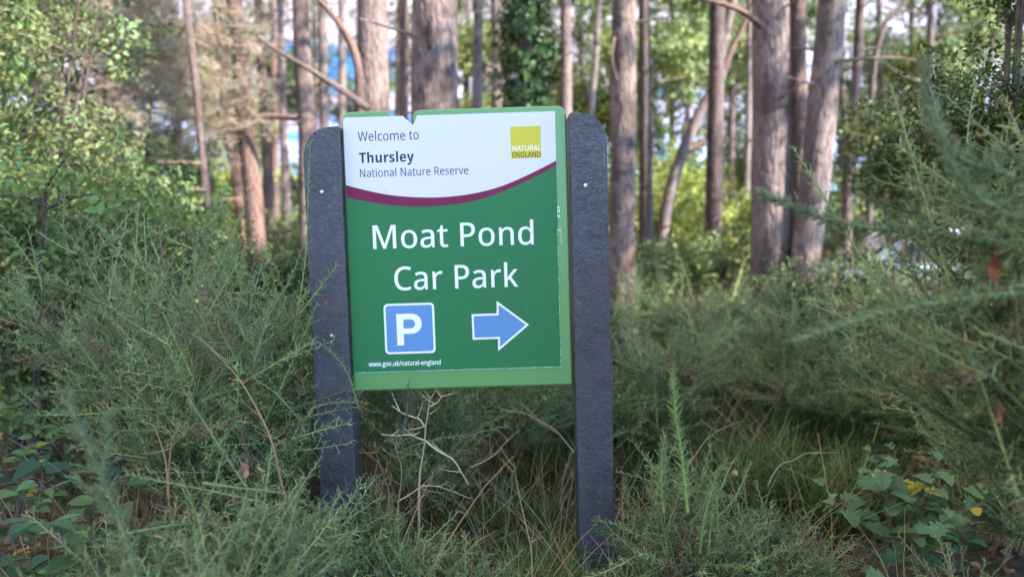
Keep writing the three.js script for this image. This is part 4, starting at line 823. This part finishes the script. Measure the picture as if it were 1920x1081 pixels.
// deeper: soft trees whose crowns close the view
[[40, -22, 7.5, LG], [190, -27, 8, [0.10, 0.15, 0.06]], [360, -24, 6, LG], [480, -30, 7, [0.13, 0.18, 0.08]], [640, -33, 7, [0.14, 0.19, 0.08]], [860, -30, 8, LG], [950, -23, 6.5, [0.16, 0.2, 0.06]], [1030, -34, 9, [0.13, 0.18, 0.08]], [1130, -24, 7, LG], [1240, -21, 6.5, [0.17, 0.22, 0.07]], [1330, -30, 9, [0.14, 0.19, 0.08]], [1430, -26, 7, LG], [1580, -34, 6, [0.13, 0.18, 0.08]], [1690, -26, 7.5, [0.15, 0.2, 0.06]], [1800, -22, 7, LG], [1900, -28, 9, [0.12, 0.17, 0.06]]].forEach(([px, z, h, col], k) =>
  broadleaf('woodland_tree', WOODLABELS[k], 'tree', B(px, z), z, { h: h + 2.5, r: h * 0.34, y0: 0.5, stems: 2, sprays: 620, geos: BIG, col, sd: 80 + k, s: 1.0, r0: 0.08, clump: 0.4, group: 'soft trees deep in the wood' }));
{
  seed(931);
  const list = [];
  for (let k = 0; k < 8000; k++) { const a = rr(-1.15, 1.15), d = rr(38, 75), x = Math.sin(a) * d, z = -Math.cos(a) * d, y = gh(x, z) + Math.pow(rnd(), 1.4) * (3.6 + 3 * Math.sin(a * 23) * Math.sin(a * 9 + 1)); list.push({ p: V(x, y, z), d: V(rr(-1, 1), rr(0, 1), rr(-1, 1)).normalize(), s: rr(1.4, 2.6), c: tint([0.13, 0.18, 0.07], 0.4) }); }
  const w = new THREE.Group(); w.name = 'far_wood'; w.userData = { kind: 'stuff', label: 'distant green undergrowth of the wood', category: 'wood' }; scene.add(w);
  spread('far_foliage', BIG, MAT.leaf, list, w);
}
// a little more of the wood's edge just outside the frame
[[-3.4, -3.4, 1.5, 'low leafy shrub just beyond the left edge'], [-4.6, -5.2, 2.4, 'taller leafy shrub just beyond the left edge'], [-6.2, -7.5, 3.0, 'leafy shrub farther beyond the left edge']].forEach(([x, z, h, label], k) =>
  broadleaf('broadleaf_shrub', label, 'shrub', x, z, { h, r: h * 0.4, y0: 0.1, stems: 6, sprays: 380, col: [0.13, 0.18, 0.065], sd: 180 + k, s: 0.95 }));
[[-9.5, -12, 7, 'green tree beyond the left edge nearer the track'], [-14, -17, 8, 'green tree beyond the left edge deep in the wood'], [-12, -24, 9, 'tall green tree beyond the left edge in the far wood']].forEach(([x, z, h, label], k) =>
  broadleaf('woodland_tree', label, 'tree', x, z, { h, r: h * 0.3, y0: 0.6, stems: 2, sprays: 420, geos: BIG, col: [0.12, 0.17, 0.06], sd: 190 + k, r0: 0.09, clump: 0.4 }));
// trees beside and behind the camera, whose crowns keep the sign in the shade
[[6.9, 1.9, 11.5, 3.2], [9.3, 0.4, 12.5, 3.0], [5.4, 4.8, 11, 3.0], [11.0, 3.4, 14, 3.4]].forEach(([x, z, h, r], k) =>
  broadleaf('shade_tree', ['large leafy tree right of the camera by the track', 'large leafy tree beyond the right edge level with the sign', 'large leafy tree behind the camera on the right', 'tallest leafy tree farthest right of the track'][k], 'tree', x, z, { h, r, y0: 4.2, stems: 2, sprays: 900, geos: BIG, col: [0.08, 0.13, 0.04], sd: 140 + k, s: 1.1, r0: 0.16, clump: 0.42, group: 'shade trees beside the track' }));

[[5.9, -3.0, 12, 2.2, 'thin crowned tree beyond the right edge nearest the pines'], [9.0, -4.2, 12, 2.4, 'thin crowned tree beyond the right edge behind the tall gorse'], [12.5, -7.5, 12, 2.4, 'thin crowned tree beyond the right edge by the car']].forEach(([x, z, h, r, label], k) =>
  broadleaf('shade_tree', label, 'tree', x, z, { h, r, y0: 6.8, ymin: 6, stems: 2, sprays: 190, geos: BIG, col: [0.08, 0.13, 0.04], sd: 160 + k, s: 0.9, r0: 0.12, clump: 0.45, group: 'shade trees beside the track' }));

// ---------------------------------------------------------------- the parked car behind the gorse
{
  const z = -12.2, x0 = 4.0, gy = gh(6, z), car = thing('parked_car', 'silver parked car mostly hidden behind the gorse on the right', 'car', V(x0, gy, z));
  const paint = new THREE.MeshPhysicalMaterial({ color: rgb(0.26, 0.27, 0.29), metalness: 0.5, roughness: 0.3, clearcoat: 1, clearcoatRoughness: 0.06 }), glass = new THREE.MeshPhysicalMaterial({ color: rgb(0.02, 0.025, 0.03), roughness: 0.05, specularIntensity: 1 }), black = std({ color: rgb(0.02, 0.02, 0.022), roughness: 0.7 });
  const shape = (pts) => { const s = new THREE.Shape(); s.moveTo(...pts[0]); s.splineThru(pts.slice(1).map((q) => new THREE.Vector2(...q))); return s; };
  const low = new THREE.Shape(); low.moveTo(0.05, 0.28); low.lineTo(4.15, 0.28); low.quadraticCurveTo(4.25, 0.6, 4.16, 0.95); low.lineTo(1.2, 0.93); low.quadraticCurveTo(0.5, 0.88, 0.12, 0.7); low.quadraticCurveTo(0, 0.5, 0.05, 0.28);
  for (const cx of [0.82, 3.35]) { const h = new THREE.Path(); h.absarc(cx, 0.31, 0.01, 0, 6.28); }
  const ex = (s, d, b) => { const g = new THREE.ExtrudeGeometry(s, { depth: d - 2 * b, bevelEnabled: true, bevelSize: b, bevelOffset: -b, bevelThickness: b, bevelSegments: 4, curveSegments: 16 }); g.translate(0, 0, -(d - 2 * b) / 2); return g; };
  const body = part('body', ex(low, 1.74, 0.07), paint, car);
  const cab = shape([[0.95, 0.9], [1.35, 1.16], [1.75, 1.38], [2.3, 1.46], [3.0, 1.44], [3.6, 1.33], [3.98, 1.1], [4.1, 0.9]]); cab.lineTo(0.95, 0.9);
  part('cabin', ex(cab, 1.5, 0.09), paint, car);
  const win = (pts, name) => { const s = new THREE.Shape(); pts.forEach(([a, b], k) => k ? s.lineTo(a, b) : s.moveTo(a, b)); for (const d of [-1, 1]) { const g = new THREE.ExtrudeGeometry(s, { depth: 0.012, bevelEnabled: false }); g.translate(0, 0, d > 0 ? 0.745 : -0.757); part(name, g, glass, car); } };
  win([[1.42, 0.97], [2.3, 0.97], [2.3, 1.36], [1.85, 1.33], [1.55, 1.17]], 'side_window');
  win([[2.38, 0.97], [3.2, 0.97], [3.35, 1.3], [3.0, 1.36], [2.38, 1.37]], 'side_window');
  const ws = new THREE.PlaneGeometry(0.82, 1.25); ws.rotateZ(Math.PI / 2); const wsm = part('windscreen', new THREE.BoxGeometry(0.86, 0.012, 1.26), glass, car); wsm.position.set(1.35, 1.2, 0); wsm.rotation.z = 0.53;
  const wheelG = new THREE.LatheGeometry([[0.19, -0.1], [0.3, -0.1], [0.315, -0.06], [0.315, 0.06], [0.3, 0.1], [0.19, 0.1]].map(([a, b]) => new THREE.Vector2(a, b)), 26), rimG = new THREE.LatheGeometry([[0.001, 0.07], [0.06, 0.075], [0.08, 0.05], [0.17, 0.06], [0.2, 0.095], [0.2, -0.09], [0.001, -0.09]].map(([a, b]) => new THREE.Vector2(a, b)), 20);
  for (const wx of [0.82, 3.35]) for (const d of [-1, 1]) { const w = part('wheel', wheelG, black, car); w.rotation.x = d * Math.PI / 2; w.position.set(wx, 0.315, d * 0.8); part('rim', rimG, std({ color: rgb(0.5, 0.5, 0.52), metalness: 0.8, roughness: 0.35 }), w); }
  for (const d of [-1, 1]) {
    const h = part('headlight', new THREE.SphereGeometry(0.12, 14, 10), new THREE.MeshPhysicalMaterial({ color: rgb(0.8, 0.82, 0.85), roughness: 0.08, metalness: 0.4, clearcoat: 1 }), car); h.scale.set(1.5, 0.75, 1); h.position.set(0.17, 0.68, d * 0.62);
    const m = part('wing_mirror', new THREE.SphereGeometry(0.1, 12, 8), paint, car); m.scale.set(0.7, 0.75, 1.1); m.position.set(1.5, 1.02, d * 0.9);
    const k = part('door_handle', new THREE.CapsuleGeometry(0.014, 0.13, 4, 8), paint, car); k.rotation.z = Math.PI / 2; k.position.set(2.2, 0.86, d * 0.885);
  }
  const bump = part('bumper', new THREE.CapsuleGeometry(0.09, 1.4, 6, 12), black, car); bump.rotation.x = Math.PI / 2; bump.position.set(0.06, 0.36, 0);
  const plate = part('grille', new THREE.BoxGeometry(0.03, 0.1, 0.7), black, car); plate.position.set(0.02, 0.58, 0);
}

renderer.render(scene, camera);
